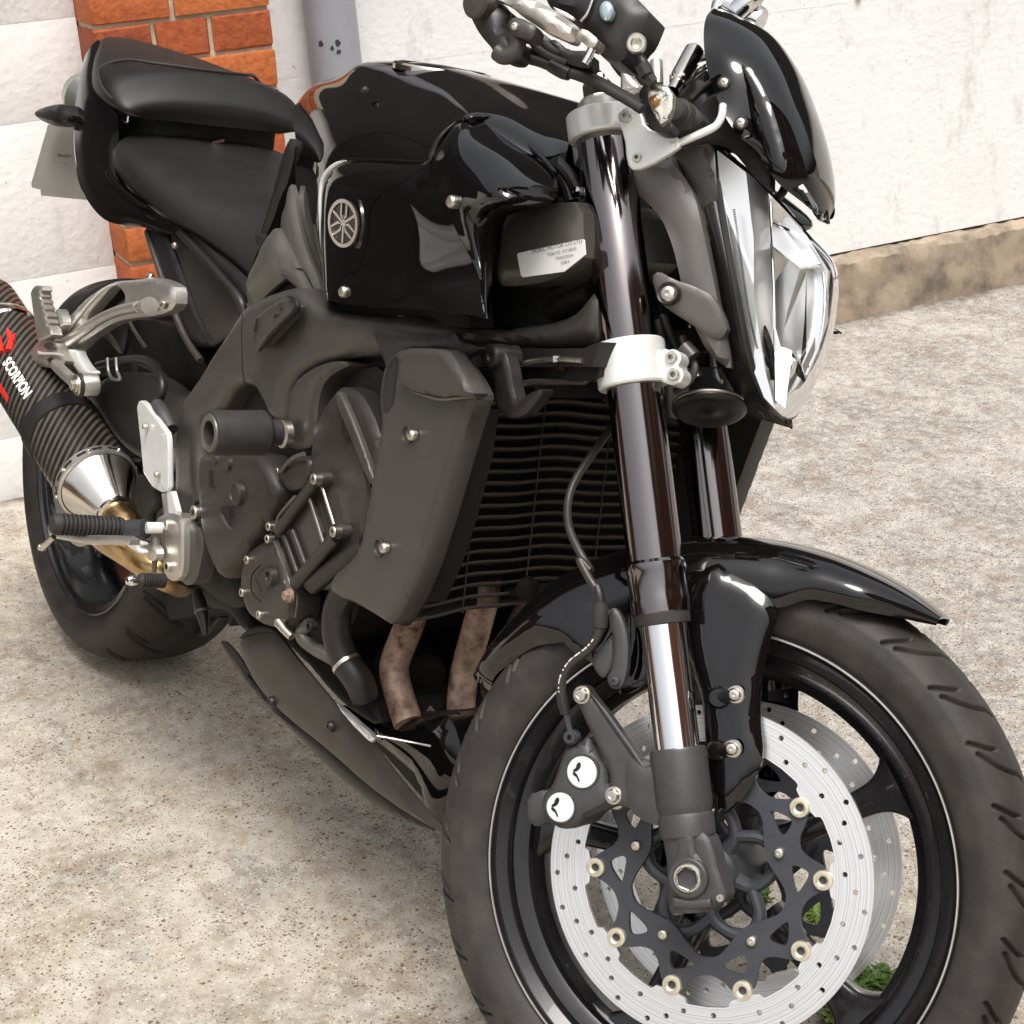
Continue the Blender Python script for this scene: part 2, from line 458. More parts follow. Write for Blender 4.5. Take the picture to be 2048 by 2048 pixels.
def text_mesh(s, size, bold=0.0, align='CENTER', shear=0.):
    c = bpy.data.curves.new('text', 'FONT'); c.body = s; c.size = size; c.offset = bold; c.shear = shear
    c.align_x = align; c.align_y = 'CENTER'; c.resolution_u = 3
    o = bpy.data.objects.new('text', c); COL.objects.link(o)
    dg = bpy.context.evaluated_depsgraph_get(); me = bpy.data.meshes.new_from_object(o.evaluated_get(dg))
    V = np.array([v.co[:] for v in me.vertices]).reshape(-1, 3); F = [tuple(p.vertices) for p in me.polygons]
    bpy.data.objects.remove(o); bpy.data.curves.remove(c); bpy.data.meshes.remove(me)
    return V, F
# ------------------------------------------------------------ the setting
def gmat():
    m = bpy.data.materials.new('concrete_ground'); m.use_nodes = True
    nt = m.node_tree; n = nt.nodes; l = nt.links; p = n['Principled BSDF']
    geo = n.new('ShaderNodeNewGeometry')
    def noise(s, d=5, r=.6, off=(0, 0, 0), sc=(1, 1, 1)):
        mp = n.new('ShaderNodeMapping'); mp.inputs[1].default_value = off; mp.inputs[3].default_value = sc
        l.new(geo.outputs['Position'], mp.inputs[0])
        z = n.new('ShaderNodeTexNoise'); z.inputs['Scale'].default_value = s; z.inputs['Detail'].default_value = d; z.inputs['Roughness'].default_value = r
        l.new(mp.outputs[0], z.inputs['Vector']); return z.outputs[0]
    def ramp(v, a, b, c=0., d=1.):
        r = n.new('ShaderNodeMapRange'); r.inputs[1].default_value = a; r.inputs[2].default_value = b; r.inputs[3].default_value = c; r.inputs[4].default_value = d
        l.new(v, r.inputs[0]); return r.outputs[0]
    def mix(f, a, b, mode='MIX'):
        x = n.new('ShaderNodeMix'); x.data_type = 'RGBA'; x.blend_type = mode
        if isinstance(f, float): x.inputs[0].default_value = f
        else: l.new(f, x.inputs[0])
        for i, c in ((6, a), (7, b)):
            if isinstance(c, tuple): x.inputs[i].default_value = (*c, 1)
            else: l.new(c, x.inputs[i])
        return x.outputs[2]
    def math_(op, a, b):
        x = n.new('ShaderNodeMath'); x.operation = op
        for i, c in ((0, a), (1, b)):
            if isinstance(c, float): x.inputs[i].default_value = c
            else: l.new(c, x.inputs[i])
        return x.outputs[0]
    def dot(v):
        x = n.new('ShaderNodeVectorMath'); x.operation = 'DOT_PRODUCT'; l.new(geo.outputs['Position'], x.inputs[0]); x.inputs[1].default_value = v
        return x.outputs['Value']
    base = mix(ramp(noise(3.2, 7, .7), .38, .62), (.34, .285, .21), (.52, .47, .385))
    # the right-hand bay is an older greyer pour
    side = dot(tuple(WD)); grey = ramp(side, .12, .75)
    base = mix(grey, base, mix(ramp(noise(5., 8, .75, (4, 2, 0)), .40, .60), (.25, .232, .205), (.44, .412, .37)))
    base = mix(ramp(noise(5, 4, .6, (9, 1, 3), (1, 2.4, 1)), .54, .70, 0, .75), base, (.17, .16, .145))      # grey smears
    base = mix(ramp(noise(1.7, 5, .7, (2, 6, 1)), .50, .62, 0, .55), base, (.215, .20, .175))      # wide soft stains
    base = mix(ramp(noise(38, 5, .75), .42, .66, 0, .7), base, (.60, .55, .48))         # pale mottles
    base = mix(ramp(noise(14, 6, .7, (3, 3, 3)), .50, .68, 0, .65), base, (.235, .165, .11))   # brown stain clouds
    # aggregate: dark and brown grains showing through
    def specks(scale, thr, colr, dens, off):
        v = n.new('ShaderNodeTexVoronoi'); v.inputs['Scale'].default_value = scale; v.inputs['Randomness'].default_value = 1
        mp = n.new('ShaderNodeMapping'); mp.inputs[1].default_value = off; l.new(geo.outputs['Position'], mp.inputs[0])
        nz = n.new('ShaderNodeTexNoise'); nz.inputs['Scale'].default_value = scale * 1.3; l.new(mp.outputs[0], nz.inputs['Vector'])
        ad = n.new('ShaderNodeMix'); ad.data_type = 'VECTOR'; ad.inputs[0].default_value = .012 * 60 / scale
        l.new(mp.outputs[0], ad.inputs[4]); l.new(nz.outputs['Color'], ad.inputs[5]); l.new(ad.outputs[1], v.inputs['Vector'])
        sep = n.new('ShaderNodeSeparateColor'); l.new(v.outputs['Color'], sep.inputs[0])
        on = math_('LESS_THAN', sep.outputs[0], dens) if isinstance(dens, float) else math_('LESS_THAN', sep.outputs[0], dens)
        rad = math_('MULTIPLY', sep.outputs[1], thr)
        d = ramp(math_('SUBTRACT', v.outputs['Distance'], rad), 0., .10, 1., 0.)
        return math_('MULTIPLY', d, on), colr
    patch_ = ramp(noise(6, 4, .6, (7, 7, 0)), .40, .60, .06, .45)
    for args in ((150, .38, (.15, .095, .055), patch_, (0, 0, 0)), (300, .42, (.12, .085, .06), patch_, (5, 3, 1)), (420, .5, (.075, .065, .058), ramp(grey, 0., 1., .16, .60), (1, 8, 2)), (300, .4, (.68, .63, .57), .14, (2, 2, 7))):
        f, c = specks(*args); base = mix(math_('MULTIPLY', f, .95), base, c)
    # dirt gathered along the foot of the wall
    wd = dot(tuple(WN)); band = ramp(math_('ADD', wd, math_('MULTIPLY', noise(9, 5, .7), .06)), -2.2955, -2.262, 1., 0.)
    base = mix(math_('MULTIPLY', band, ramp(noise(30, 5, .7), .35, .6, .2, .85)), base, (.10, .08, .06))
    l.new(base, p.inputs['Base Color']); p.inputs['Roughness'].default_value = .85; p.inputs['Specular IOR Level'].default_value = .25
    bp = n.new('ShaderNodeBump'); bp.inputs['Strength'].default_value = .8; bp.inputs['Distance'].default_value = .004
    h = math_('ADD', noise(260, 4, .7), math_('MULTIPLY', noise(22, 4), 1.2)); l.new(h, bp.inputs['Height']); l.new(bp.outputs[0], p.inputs['Normal'])
    return m
M['ground'] = gmat()
V = [(-30, -30, 0), (30, -30, 0), (30, 30, 0), (-30, 30, 0)]
ground = link('ground', new_mesh('ground', V, [(0, 1, 2, 3)], 0), 'ground'); tag(ground, kind='structure')

def wallmat(name, c1, c2, stains=True):
    m = mat(name, c1, .7, bump=.5, bscale=55, var=0)
    nt = m.node_tree; n = nt.nodes; l = nt.links; p = n['Principled BSDF']; tc = n.new('ShaderNodeNewGeometry')
    for b in [x for x in n if x.type == 'BUMP']: b.inputs['Distance'].default_value = .004
    z1 = n.new('ShaderNodeTexNoise'); z1.inputs['Scale'].default_value = 2.5; z1.inputs['Detail'].default_value = 6
    mx = n.new('ShaderNodeMix'); mx.data_type = 'RGBA'; mx.inputs[6].default_value = (*c1, 1); mx.inputs[7].default_value = (*c2, 1)
    r = n.new('ShaderNodeMapRange'); r.inputs[1].default_value = .4; r.inputs[2].default_value = .65
    l.new(tc.outputs['Position'], z1.inputs['Vector']); l.new(z1.outputs[0], r.inputs[0]); l.new(r.outputs[0], mx.inputs[0])
    z2 = n.new('ShaderNodeTexNoise'); z2.inputs['Scale'].default_value = 7; z2.inputs['Detail'].default_value = 8; z2.inputs['Roughness'].default_value = .75
    mp = n.new('ShaderNodeMapping'); mp.inputs[1].default_value = (3, 5, 1.7); mp.inputs[2].default_value = (.4, .3, 0); mp.inputs[3].default_value = (1, 1.3, .6)
    l.new(tc.outputs['Position'], mp.inputs[0]); l.new(mp.outputs[0], z2.inputs['Vector'])
    r2 = n.new('ShaderNodeMapRange'); r2.inputs[1].default_value = .54; r2.inputs[2].default_value = .74; r2.inputs[4].default_value = .75
    l.new(z2.outputs[0], r2.inputs[0])
    m2 = n.new('ShaderNodeMix'); m2.data_type = 'RGBA'; m2.inputs[7].default_value = (.42, .39, .37, 1)
    l.new(mx.outputs[2], m2.inputs[6]); l.new(r2.outputs[0], m2.inputs[0])
    z3 = n.new('ShaderNodeTexNoise'); z3.inputs['Scale'].default_value = 70; z3.inputs['Detail'].default_value = 2
    r3 = n.new('ShaderNodeMapRange'); r3.inputs[1].default_value = .735; r3.inputs[2].default_value = .77; r3.inputs[4].default_value = .6
    l.new(tc.outputs['Position'], z3.inputs['Vector']); l.new(z3.outputs[0], r3.inputs[0])
    m3 = n.new('ShaderNodeMix'); m3.data_type = 'RGBA'; m3.inputs[7].default_value = (.25, .23, .2, 1)
    l.new(m2.outputs[2], m3.inputs[6]); l.new(r3.outputs[0], m3.inputs[0]); l.new(m3.outputs[2], p.inputs['Base Color'])
    return m
M['wallL'] = wallmat('white_block_paint', (.775, .77, .75), (.80, .795, .78))
M['wallR'] = wallmat('white_render_paint', (.765, .76, .745), (.81, .805, .79))
M['joint'] = mat('painted_joint', (.77, .765, .75), .8, bump=.5, bscale=80)
M['mortar'] = mat('lime_mortar', (.50, .42, .30), .9, bump=.8, bscale=160, var=.18, vscale=40)
M['plinth'] = mat('bare_concrete_plinth', (.36, .285, .21), .9, bump=1., bscale=70, var=.95, vscale=11, dirt=(.13, .105, .08))
M['pipe'] = mat('grey_drainpipe_paint', (.30, .305, .33), .35, bump=.2, bscale=30, var=.06, vscale=6)
BR = []
for i, c in enumerate([(.42, .105, .030), (.37, .085, .027), (.46, .125, .034), (.33, .075, .028), (.40, .11, .040)]):
    bm_ = mat('orange_brick_%s' % 'abcde'[i], c, .85, bump=1., bscale=75, var=.55, vscale=60, dirt=tuple(x * .42 for x in c))
    for nd in bm_.node_tree.nodes:
        if nd.type == 'BUMP': nd.inputs['Distance'].default_value = .0028
    BR.append(bm_)
M['brown'] = mat('brown_brickwork', (.20, .085, .05), .85, bump=.5, bscale=40, var=.3, vscale=3)
M['brown2'] = mat('added_dark_board', (.014, .011, .010), .6, bump=.4, bscale=30, var=.3, vscale=5)
M['slate'] = mat('dark_slate', (.05, .05, .055), .6)
def box_vf(a, b, ch=.0):
    a = np.array(a, float); b = np.array(b, float)
    if ch <= 0:
        V = [(x, y, z) for x in (a[0], b[0]) for y in (a[1], b[1]) for z in (a[2], b[2])]
        return [np.array(v) for v in V], [(0, 1, 3, 2), (4, 6, 7, 5), (0, 4, 5, 1), (2, 3, 7, 6), (0, 2, 6, 4), (1, 5, 7, 3)]
    bm = bmesh.new(); bmesh.ops.create_cube(bm, size=1)
    for v in bm.verts: v.co = Vector(((a + b) / 2 + np.array(v.co) * (b - a)).tolist())
    bmesh.ops.bevel(bm, geom=bm.edges[:], offset=ch, segments=2, affect='EDGES', profile=.6)
    bm.verts.ensure_lookup_table()
    V = [np.array(v.co) for v in bm.verts]; F = [tuple(v.index for v in f.verts) for f in bm.faces]; bm.free()
    return V, F
def wbox(name, m, a, b, parent=None, ch=0., wob=0.):
    V, F = box_vf(a, b, ch)
    if wob:
        rnd = random.Random(hash((round(a[0], 3), round(a[2], 3))) & 0xffff)
        V = [v + np.array([rnd.uniform(-wob, wob) for _ in range(3)]) for v in V]
    return link(name, new_mesh(name, to_world('W', V), F, 30), m, parent)
rndw = random.Random(5)
lw = wbox('white_block_wall', 'joint', (-6, -.35, -.05), (.034, -.0012, 2.3))
tag(lw, 'white painted block wall left of the orange brick pillar, faint bed joints', 'wall')
zs = [-.02, .131, .453, .762, .950, 1.25, 1.55, 1.85, 2.301]
for k in range(len(zs) - 1):
    wbox('block_course', 'wallL', (-6, -.3, zs[k] + .0003), (.034, .0, min(2.3, zs[k + 1] - .0003)), lw, .0009)
rw = wbox('white_rendered_wall', 'wallR', (.385, -.35, .17), (8, -.03, 2.3))
tag(rw, 'white rendered wall behind the drainpipe, standing on a bare concrete plinth', 'wall')
wbox('upper_render', 'wallR', (.388, -.03, .775), (8, -.0296, 2.3), rw)
# plinth: chamfered ledge with an uneven top
def plinth():
    xs = np.linspace(.3, 8, 420); V = []; F = []; r = random.Random(3)
    prof = [(-.3, .165), (-.029, .166), (-.010, .160), (0., .146), (.002, .11), (.000, .085), (.002, .060), (.004, .0), (.004, -.05)]
    for x in xs:
        for (o, z) in prof: V.append((x, o + r.uniform(-.004, .002), z + r.uniform(-.005, .003)))
    w = len(prof)
    for i in range(len(xs) - 1):
        for j in range(w - 1): F.append((i * w + j, (i + 1) * w + j, (i + 1) * w + j + 1, i * w + j + 1))
    return link('plinth', new_mesh('plinth', to_world('W', V), F, 30), 'plinth', rw)
plinth()
# brick pillar
PO = .14
bp_ = wbox('brick_pillar', 'mortar', (.038, -.3, -.03), (.384, PO - .007, 1.139))
tag(bp_, 'orange brick pillar with pale mortar between the white block wall and the drainpipe', 'pillar')
tz0 = .9345 + .003
pitch = .0768
bmesh_cache = {}
def brick(x0, x1, z0, z1, mi):
    wbox('brick', BR[mi], (x0, -.05, z0), (x1, PO + rndw.uniform(-.0015, .0015), z1), bp_, .004, .0014)
g = .0043
k0 = int((tz0 - 0) / pitch) + 1
for k in range(-k0, 30):
    z0 = tz0 + k * pitch + g; z1 = tz0 + (k + 1) * pitch - g
    if z1 < .01 or z1 > 1.16: continue
    cuts = [.034, .192, .386] if k % 2 == 0 else [.034, .150, .262, .386]
    if k == -1: cuts = [.034, .150, .262, .386]
    for a, b in zip(cuts[:-1], cuts[1:]):
        brick(a + (g if a > .04 else 0), b - (g if b < .38 else 0), z0, z1, rndw.randrange(5))
# drainpipe
def wl_lathe(name, m, prof, o, parent=None, seg=40):
    V, F = lathe_vf(prof, o, (0, 0, 1), seg)
    return link(name, new_mesh(name, to_world('W', V), F, 30), m, parent)
dp = wl_lathe('drainpipe', 'pipe', [(.055, 0), (.055, .60), (.055, 1.9), (.055, 2.4)], (.5455, .035, -.02))
tag(dp, 'grey painted round drainpipe with small paint chips beside the brick pillar', 'drainpipe')
wl_lathe('socket_collar', 'pipe', [(.055, 1.25), (.064, 1.26), (.064, 1.36), (.055, 1.37)], (.5455, .035, -.02), dp)
chip = mat('bare_pipe_chip', (.035, .03, .03), .7)
for (cx, cy, r) in ((250, 268, .0062), (350, 258, .0062), (318, 293, .0042), (355, 312, .005), (345, 262, .003)):
    c = q('W', 2, cx, cy, .0905, 1); a = (c[0] - .5455) / .055
    rr = random.Random(int(cx * 7 + cy)); V = []; N = 14
    for i in range(N):
        t = 2 * math.pi * i / N; ra = r * rr.uniform(.6, 1.15); x = a + ra * math.cos(t) / .055; z = c[2] + ra * math.sin(t) * 1.15
        for R in (.0546, .0556): V.append((.5455 + R * math.sin(x), .035 + R * math.cos(x), z))
    F = [tuple(2 * i + 1 for i in range(N))] + [(2 * i, 2 * ((i + 1) % N), 2 * ((i + 1) % N) + 1, 2 * i + 1) for i in range(N)]
    link('paint_chip', new_mesh('paint_chip', to_world('W', V), F, 30), chip, dp)
cl = wbox('added_dark_cladding', 'dark', (-6, -.02, 1.14), (8, .02, 2.36)); tag(cl, 'unseen dark cladding added above the white wall to darken reflections in the tank', 'cladding')  # unseen dark boards added above the view to darken what the paint reflects
for k in range(2): wbox('added_cladding_board', 'brown2', (-6, .02, 1.14 + k * .60), (8, .03, 1.738 + k * .60), cl, .0)
# small plants
leafm = [mat('weed_leaf_%s' % s, c, .55, var=.3, vscale=60) for s, c in (('green', (.07, .13, .02)), ('pale', (.14, .20, .03)))]
def weed(name, X, Y, rad, nl, hgt, label, seed, parent=None, cat='weed', kind=None, mset=0, grp=None, z0=0):
    r = random.Random(seed); V = []; F = []
    for i in range(nl):
        a = r.uniform(0, 6.28); d = rad * r.random() ** .6; x = X + d * math.cos(a); y = Y + d * math.sin(a)
        h = r.uniform(.2, 1) * hgt; w = r.uniform(.0022, .0048); L = r.uniform(.005, .012); b = r.uniform(0, 6.28)
        dx, dy = math.cos(b), math.sin(b); up = r.uniform(.1, .7)
        s = len(V)
        V += [(x, y, z0 + h), (x + dx * L * .5 - dy * w, y + dy * L * .5 + dx * w, z0 + h + L * up * .6), (x + dx * L, y + dy * L, z0 + h + L * up),
              (x + dx * L * .5 + dy * w, y + dy * L * .5 - dx * w, z0 + h + L * up * .6)]
        F.append((s, s + 1, s + 2, s + 3))
    o = link(name, new_mesh(name, V, F, 0), leafm[mset], parent); tag(o, label, cat, grp, kind); return o
def gp(px, py):
    d = np.array([(px - 1024) / FPX, -(py - 1024) / FPX, 1.]) @ CAM_ROT
    return CAM_POS - d * CAM_POS[2] / d[2]
for i, (px, py, rd, n_, lb) in enumerate([(1500, 1800, .022, 500, 'small mossy weed on the concrete seen through the hub of the front wheel'),
                                         (1628, 1845, .020, 360, 'small weed on the concrete seen between the lower right spokes of the disc carrier'),
                                         (1752, 1985, .034, 1000, 'largest green weed, on the concrete beside the tyre valve'),
                                         (1690, 2045, .024, 400, 'low weed on the concrete under the lower edge of the brake disc')]):
    c = gp(px, py); weed('weed', c[0], c[1], rd, n_, .012, lb, 10 + i, mset=i % 2, grp='weeds on the concrete behind the front wheel')
c = q('W', 0, 1733, -6, .006)
V, F = lathe_vf([(0, 0), (.006, .001), (.009, .004), (.006, .007), (0, .008)], (0, 0, 0), (0, 1, 0), 9)
V = [v + np.array([c[0], -.028, c[2]]) for v in V]
yl = mat('yellow_lichen', (.45, .50, .05), .7, bump=.6, bscale=300)
lo = link('lichen_spot', new_mesh('lichen_spot', to_world('W', V), F), yl); tag(lo, 'tiny yellow green lichen spot high on the white wall above the headlight cowl', 'lichen')
# the building across the yard behind the photographer (mirrored in paint and chrome)
ob = wbox('brick_building', 'brown', (.6, 7.4, 0), (14, 12, 5.6)); tag(ob, 'brown brick building across the yard behind the photographer', 'building')
rf = [(.3, 7.1, 5.6), (14.3, 7.1, 5.6), (14.3, 9.6, 7.0), (.3, 9.6, 7.0), (.3, 12.3, 5.6), (14.3, 12.3, 5.6)]
link('roof', new_mesh('roof', to_world('W', rf), [(0, 1, 2, 3), (3, 2, 5, 4)]), 'slate', ob)
for k in range(4):
    for z0, z1 in ((1.0, 2.4), (3.6, 4.8)): wbox('window', 'plate', (1.6 + 3.2 * k, 7.36, z0), (3.0 + 3.2 * k, 7.42, z1), ob)
# added, unseen dark door and fence further left, to darken the tank's reflections
M['door'] = mat('added_door_near_black', (.012, .010, .009), .35, bump=.3, bscale=30)
dr = wbox('added_dark_door', 'door', (-1.62, .0005, 0), (-.40, .03, 2.05)); tag(dr, 'unseen near black double door added left on the white wall to darken reflections', 'door')
for a in (-1.58, -.98):
    for z0, z1 in ((.15, .95), (1.05, 1.95)): wbox('added_door_panel', 'door', (a, .0305, z0), (a + .54, .042, z1), dr, .004)
fn_ = wbox('added_dark_fence', 'dark', (-3.05, .03, 0), (-3.0, 1.2, 2.2)); tag(fn_, 'unseen dark fence added at the left end of the yard to darken reflections', 'fence')
for k in range(7): wbox('added_fence_board', 'brown', (-2.999, .05 + k * .15, .05), (-2.975, .19 + k * .15, 2.15), fn_)
# ------------------------------------------------------------ front wheel (fork frame)
RAKE = math.radians(25)
UP = np.array([-math.sin(RAKE), 0, math.cos(RAKE)]); FWD = np.array([math.cos(RAKE), 0, math.sin(RAKE)])
AX0 = np.array([0, 0, .3])
def pc(r, deg, y, c=(0, .3)): a = math.radians(deg); return np.array([c[0] + r * math.cos(a), y, c[1] + r * math.sin(a)])
def tyre(name, fr, cx, R, half, rbead, ybead, grooves, nth, parent, depth=.004, gw=.0016):
    s0 = [(ybead, rbead), (half * .90, rbead + .008), (half * .975, rbead + .020), (half, rbead + (R - rbead) * .42), (half * .985, R - (R - rbead) * .44)]
    rs, ys = s0[-1][1], s0[-1][0]
    for k in range(1, 8):
        a = k / 7 * math.pi / 2; s0.append((ys * math.cos(a) ** .8 if k < 7 else 0, rs + (R - rs) * math.sin(a) ** 1.12))
    P = cr(np.array(s0), 6); prof = np.concatenate([P * [-1, 1], P[::-1][1:]])   # from -y side over the crown to +y
    w = len(prof); arc = np.r_[0, np.cumsum(np.linalg.norm(np.diff(prof, axis=0), axis=1))]; arc -= arc[w // 2]
    dn = np.gradient(prof, axis=0); nrm = np.c_[-dn[:, 1], dn[:, 0]]; nrm /= np.linalg.norm(nrm, axis=1)[:, None]
    nrm *= np.sign(nrm[w // 2, 1])
    th = np.linspace(0, 2 * math.pi, nth, endpoint=False)
    D = np.full((nth, w), 9.)
    for (t0, pts) in grooves:            # pts: (arc, angle offset)
        C = cr(np.array(pts), 8)
        for (a0, o0), (a1, o1) in zip(C[:-1], C[1:]):
            x0, x1 = (t0 + o0) * R, (t0 + o1) * R
            i0 = int(math.floor((min(x0, x1) - .006) / R / (2 * math.pi) * nth)); i1 = int(math.ceil((max(x0, x1) + .006) / R / (2 * math.pi) * nth))
            js = np.where((arc > min(a0, a1) - .006) & (arc < max(a0, a1) + .006))[0]
            if len(js) == 0: continue
            ii = np.arange(i0, i1 + 1); X = ii[:, None] / nth * 2 * math.pi * R; Y = arc[js][None]
            dx, dy = x1 - x0, a1 - a0; t = np.clip(((X - x0) * dx + (Y - a0) * dy) / (dx * dx + dy * dy + 1e-12), 0, 1)
            d = np.hypot(X - x0 - t * dx, Y - a0 - t * dy)
            ix = np.ix_(ii % nth, js); D[ix] = np.minimum(D[ix], d)
    dep = depth * np.clip(1.6 - D / gw, 0, 1)
    V = np.empty((nth, w, 3))
    r = prof[None, :, 1] - dep * nrm[None, :, 1]; y = np.broadcast_to(prof[None, :, 0], (nth, w)) - dep * nrm[None, :, 0]
    V[..., 0] = cx + r * np.cos(th)[:, None]; V[..., 1] = y; V[..., 2] = R + r * np.sin(th)[:, None]
    i = np.arange(nth)[:, None]; j = np.arange(w - 1)[None]
    a = i * w + j; b = ((i + 1) % nth) * w + j
    F = np.stack([a, a + 1, b + 1, b], -1).reshape(-1, 4)
    V = to_root(fr, V.reshape(-1, 3))
    me = bpy.data.meshes.new(name); me.from_pydata(V.tolist(), [], F.tolist())
    me.polygons.foreach_set('use_smooth', [True] * len(F)); me.update()
    return link(name, me, 'tyre', parent)
# rim
def lath_y(prof, cx, R): return lathe_vf([(r, y) for r, y in prof], (cx, 0, R), (0, 1, 0), 128)
rp = [(.236, -.0475), (.2365, -.051), (.2345, -.0535), (.2315, -.0532), (.2295, -.0500), (.2275, -.0478), (.2175, -.0445), (.2155, -.042), (.2145, -.034), (.2040, -.0305), (.2005, -.0285), (.1985, -.0200), (.1925, -.0150), (.1895, -.0120), (.1885, 0)]
rp_full = rp + [(r, -y) for r, y in rp[::-1][1:]]
outer = [(.236, .0475), (.222, .040), (.205, .02), (.205, -.02), (.222, -.040), (.236, -.0475)]
V, F = lath_y(rp_full + outer, 0, .3)
WHEEL = add('front_wheel', 'rim', 'K', V, F)
WHEEL['label'] = 'front wheel'
for s_ in (-1, 1):
    V, F = lathe_vf([(.2342, s_ * .0530), (.2336, s_ * .0541), (.2322, s_ * .0541), (.2316, s_ * .0530)], (0, 0, .3), (0, 1, 0), 160); add('rim_edge', 'alu', 'K', V, F, WHEEL)
gr = []
N = 29
for k in range(N):
    t = 2 * math.pi * k / N
    for s in (-1, 1):
        o = 0 if s < 0 else math.pi / N
        gr.append((t + o, [(s * .003, -.02), (s * .016, .004), (s * .032, .018), (s * .048, .050), (s * .062, .105)]))
        gr.append((t + o + .115, [(s * .040, -.02), (s * .052, .0), (s * .066, .035)]))
tyre('tyre', 'K', 0, .300, .0605, .2335, .0485, gr, 1700, WHEEL, .0055, .0017)
# spokes
def spoke(name, fr, cx, R, deg, secs, mt, parent):
    a = math.radians(deg); d = np.array([math.cos(a), 0, math.sin(a)]); n = np.array([-math.sin(a), 0, math.cos(a)])
    rings = []
    for (r, w, t, off) in secs:
        c = np.array([cx, 0, R]) + d * r + n * off; ring = []
        for k in range(16):
            b = 2 * math.pi * k / 16; sx = abs(math.cos(b)) ** .45 * np.sign(math.cos(b)); sy = abs(math.sin(b)) ** .45 * np.sign(math.sin(b))
            ring.append(c + n * w / 2 * sx + np.array([0, 1, 0]) * t / 2 * sy)
        rings.append(ring)
    Rg = cr(np.array(rings).reshape(len(rings), -1), 5).reshape(-1, 16, 3); V = Rg.reshape(-1, 3); F = []
    for i in range(len(Rg) - 1):
        for k in range(16):
            A_ = i * 16 + k; B_ = i * 16 + (k + 1) % 16; F.append((A_, B_, B_ + 16, A_ + 16))
    return add(name, mt, fr, V, F, parent)
for k in range(5):
    spoke('spoke', 'K', 0, .3, 44 - 72 * k, [(.060, .030, .050, 0), (.085, .026, .040, 0), (.130, .026, .030, 0), (.165, .032, .030, 0), (.182, .052, .034, 0), (.193, .085, .038, 0)], 'rim', WHEEL)
hub = lathe('hub', 'carrier', 'K', [(.0, -.066), (.022, -.066), (.026, -.062), (.028, -.05), (.030, 0), (.028, .05), (.026, .062), (.022, .066), (0, .066)], (0, 0, .3), (0, 1, 0), WHEEL, 40)
for s in (-1, 1):
    for k in range(5):
        a = 36 + 72 * k
        # boss under each disc bolt and curved webs from the hub
        tube('hub_web', 'carrier', 'K', [pc(.026, a - 36, s * .050), pc(.044, a - 34, s * .053), pc(.060, a - 17, s * .054), pc(.074, a, s * .053)], [.0085, .0065, .0065, .0095], WHEEL, 5, 10)
        tube('hub_web', 'carrier', 'K', [pc(.044, a + 34, s * .053), pc(.060, a + 17, s * .054), pc(.074, a, s * .053)], [.0065, .0065, .0095], WHEEL, 5, 10)
# discs
HR = [.1496, .1329, .143, .153, .136, .153, .143, .133]
def circle(r, y, n, c=None, ph=0):
    c = np.array([0, y, .3]) if c is None else np.asarray(c)
    return np.array([c + r * np.array([math.cos(2 * math.pi * k / n + ph), 0, math.sin(2 * math.pi * k / n + ph)]) for k in range(n)])
def disc(s):
    y = s * .0690; out = s
    inner = []
    # inner edge with lugs reaching in to the bobbins
    for k in range(10):
        a0 = 18 + 36 * k
        for da, r in ((-18, .1255), (-10, .1255), (-8.2, .1245), (-7.2, .1205), (-5, .119), (0, .1175), (5, .119), (7.2, .1205), (8.2, .1245), (10, .1255)):
            inner.append(pc(r, a0 + da, y))
    loops = [circle(.160, y, 160), np.array(inner)]
    for i in range(56):
        loops.append(circle(.0027, y, 12, pc(HR[i % 8], -127.2 - 6.4286 * i, y)))
    V, F = puff_vf(loops, 0, .01, .0048, None, out, 1, (y, 0, 0))
    o = add('brake_disc', 'steel', 'K', V, F, WHEEL, 32)
    at = o.data.attributes.new('rad', 'FLOAT', 'POINT')
    at.data.foreach_set('value', [float(math.hypot(v[0], v[2] - .3)) for v in V])
    # carrier
    yc = s * .0672; oc = []; 
    half = [(0, .0955), (5, .0972), (9.5, .1035), (12.2, .1105), (15, .1165), (18, .118), (21, .1165), (24.2, .1125), (27, .1055), (30.5, .098), (36, .0937)]
    for k in range(5):
        b = 72 * k
        for da, r in half + [(72 - a_, r_) for a_, r_ in half[::-1][1:-1]]: oc.append(pc(r, b + da, yc))
    ic = []
    ih = [(0, .0795), (6, .0788), (12, .0745), (24, .0645), (30, .0615), (36, .0605)]
    for k in range(5):
        b = 72 * k
        for da, r in ih + [(72 - a_, r_) for a_, r_ in ih[::-1][1:-1]]: ic.append(pc(r, b + da, yc))
    loops = [chaikin(np.array(oc), 1), chaikin(np.array(ic), 1)]
    for k in range(5):
        for sg in (-1, 1):
            b = 36 + 72 * k
            t = [pc(.0815, b + sg * 8.0, yc), pc(.099, b + sg * 13.6, yc), pc(.0975, b + sg * 18, yc), pc(.0885, b + sg * 27.5, yc), pc(.0850, b + sg * 24, yc)]
            loops.append(chaikin(np.array(t if sg > 0 else t[::-1]), 2))
    V, F = puff_vf(loops, 0, .01, .0055, None, out, 1, (yc, 0, 0))
    add('disc_carrier', 'carrier', 'K', V, F, WHEEL, 32)
    for k in range(10):
        c = pc(.1125, 18 + 36 * k, s * .0695)
        lathe('disc_bobbin', 'bobbin', 'K', [(.0096, -.006), (.0096, .0008), (.0090, .0018), (.0060, .0022), (.0050, .0014), (.0040, .001), (.0038, -.006)], c, (0, s, 0), WHEEL, 24)
    for k in range(5):
        bolt('zinc', 'K', pc(.0745, 36 + 72 * k, s * .0685), .0055, (0, s, 0), 'dome', WHEEL)
for s in (-1, 1): disc(s)
tube('tyre_valve', 'satin', 'K', [pc(.198, -50.5, -.012), pc(.178, -53, -.016), pc(.160, -56.5, -.019)], [.0045, .004, .0036], WHEEL, 4, 10)

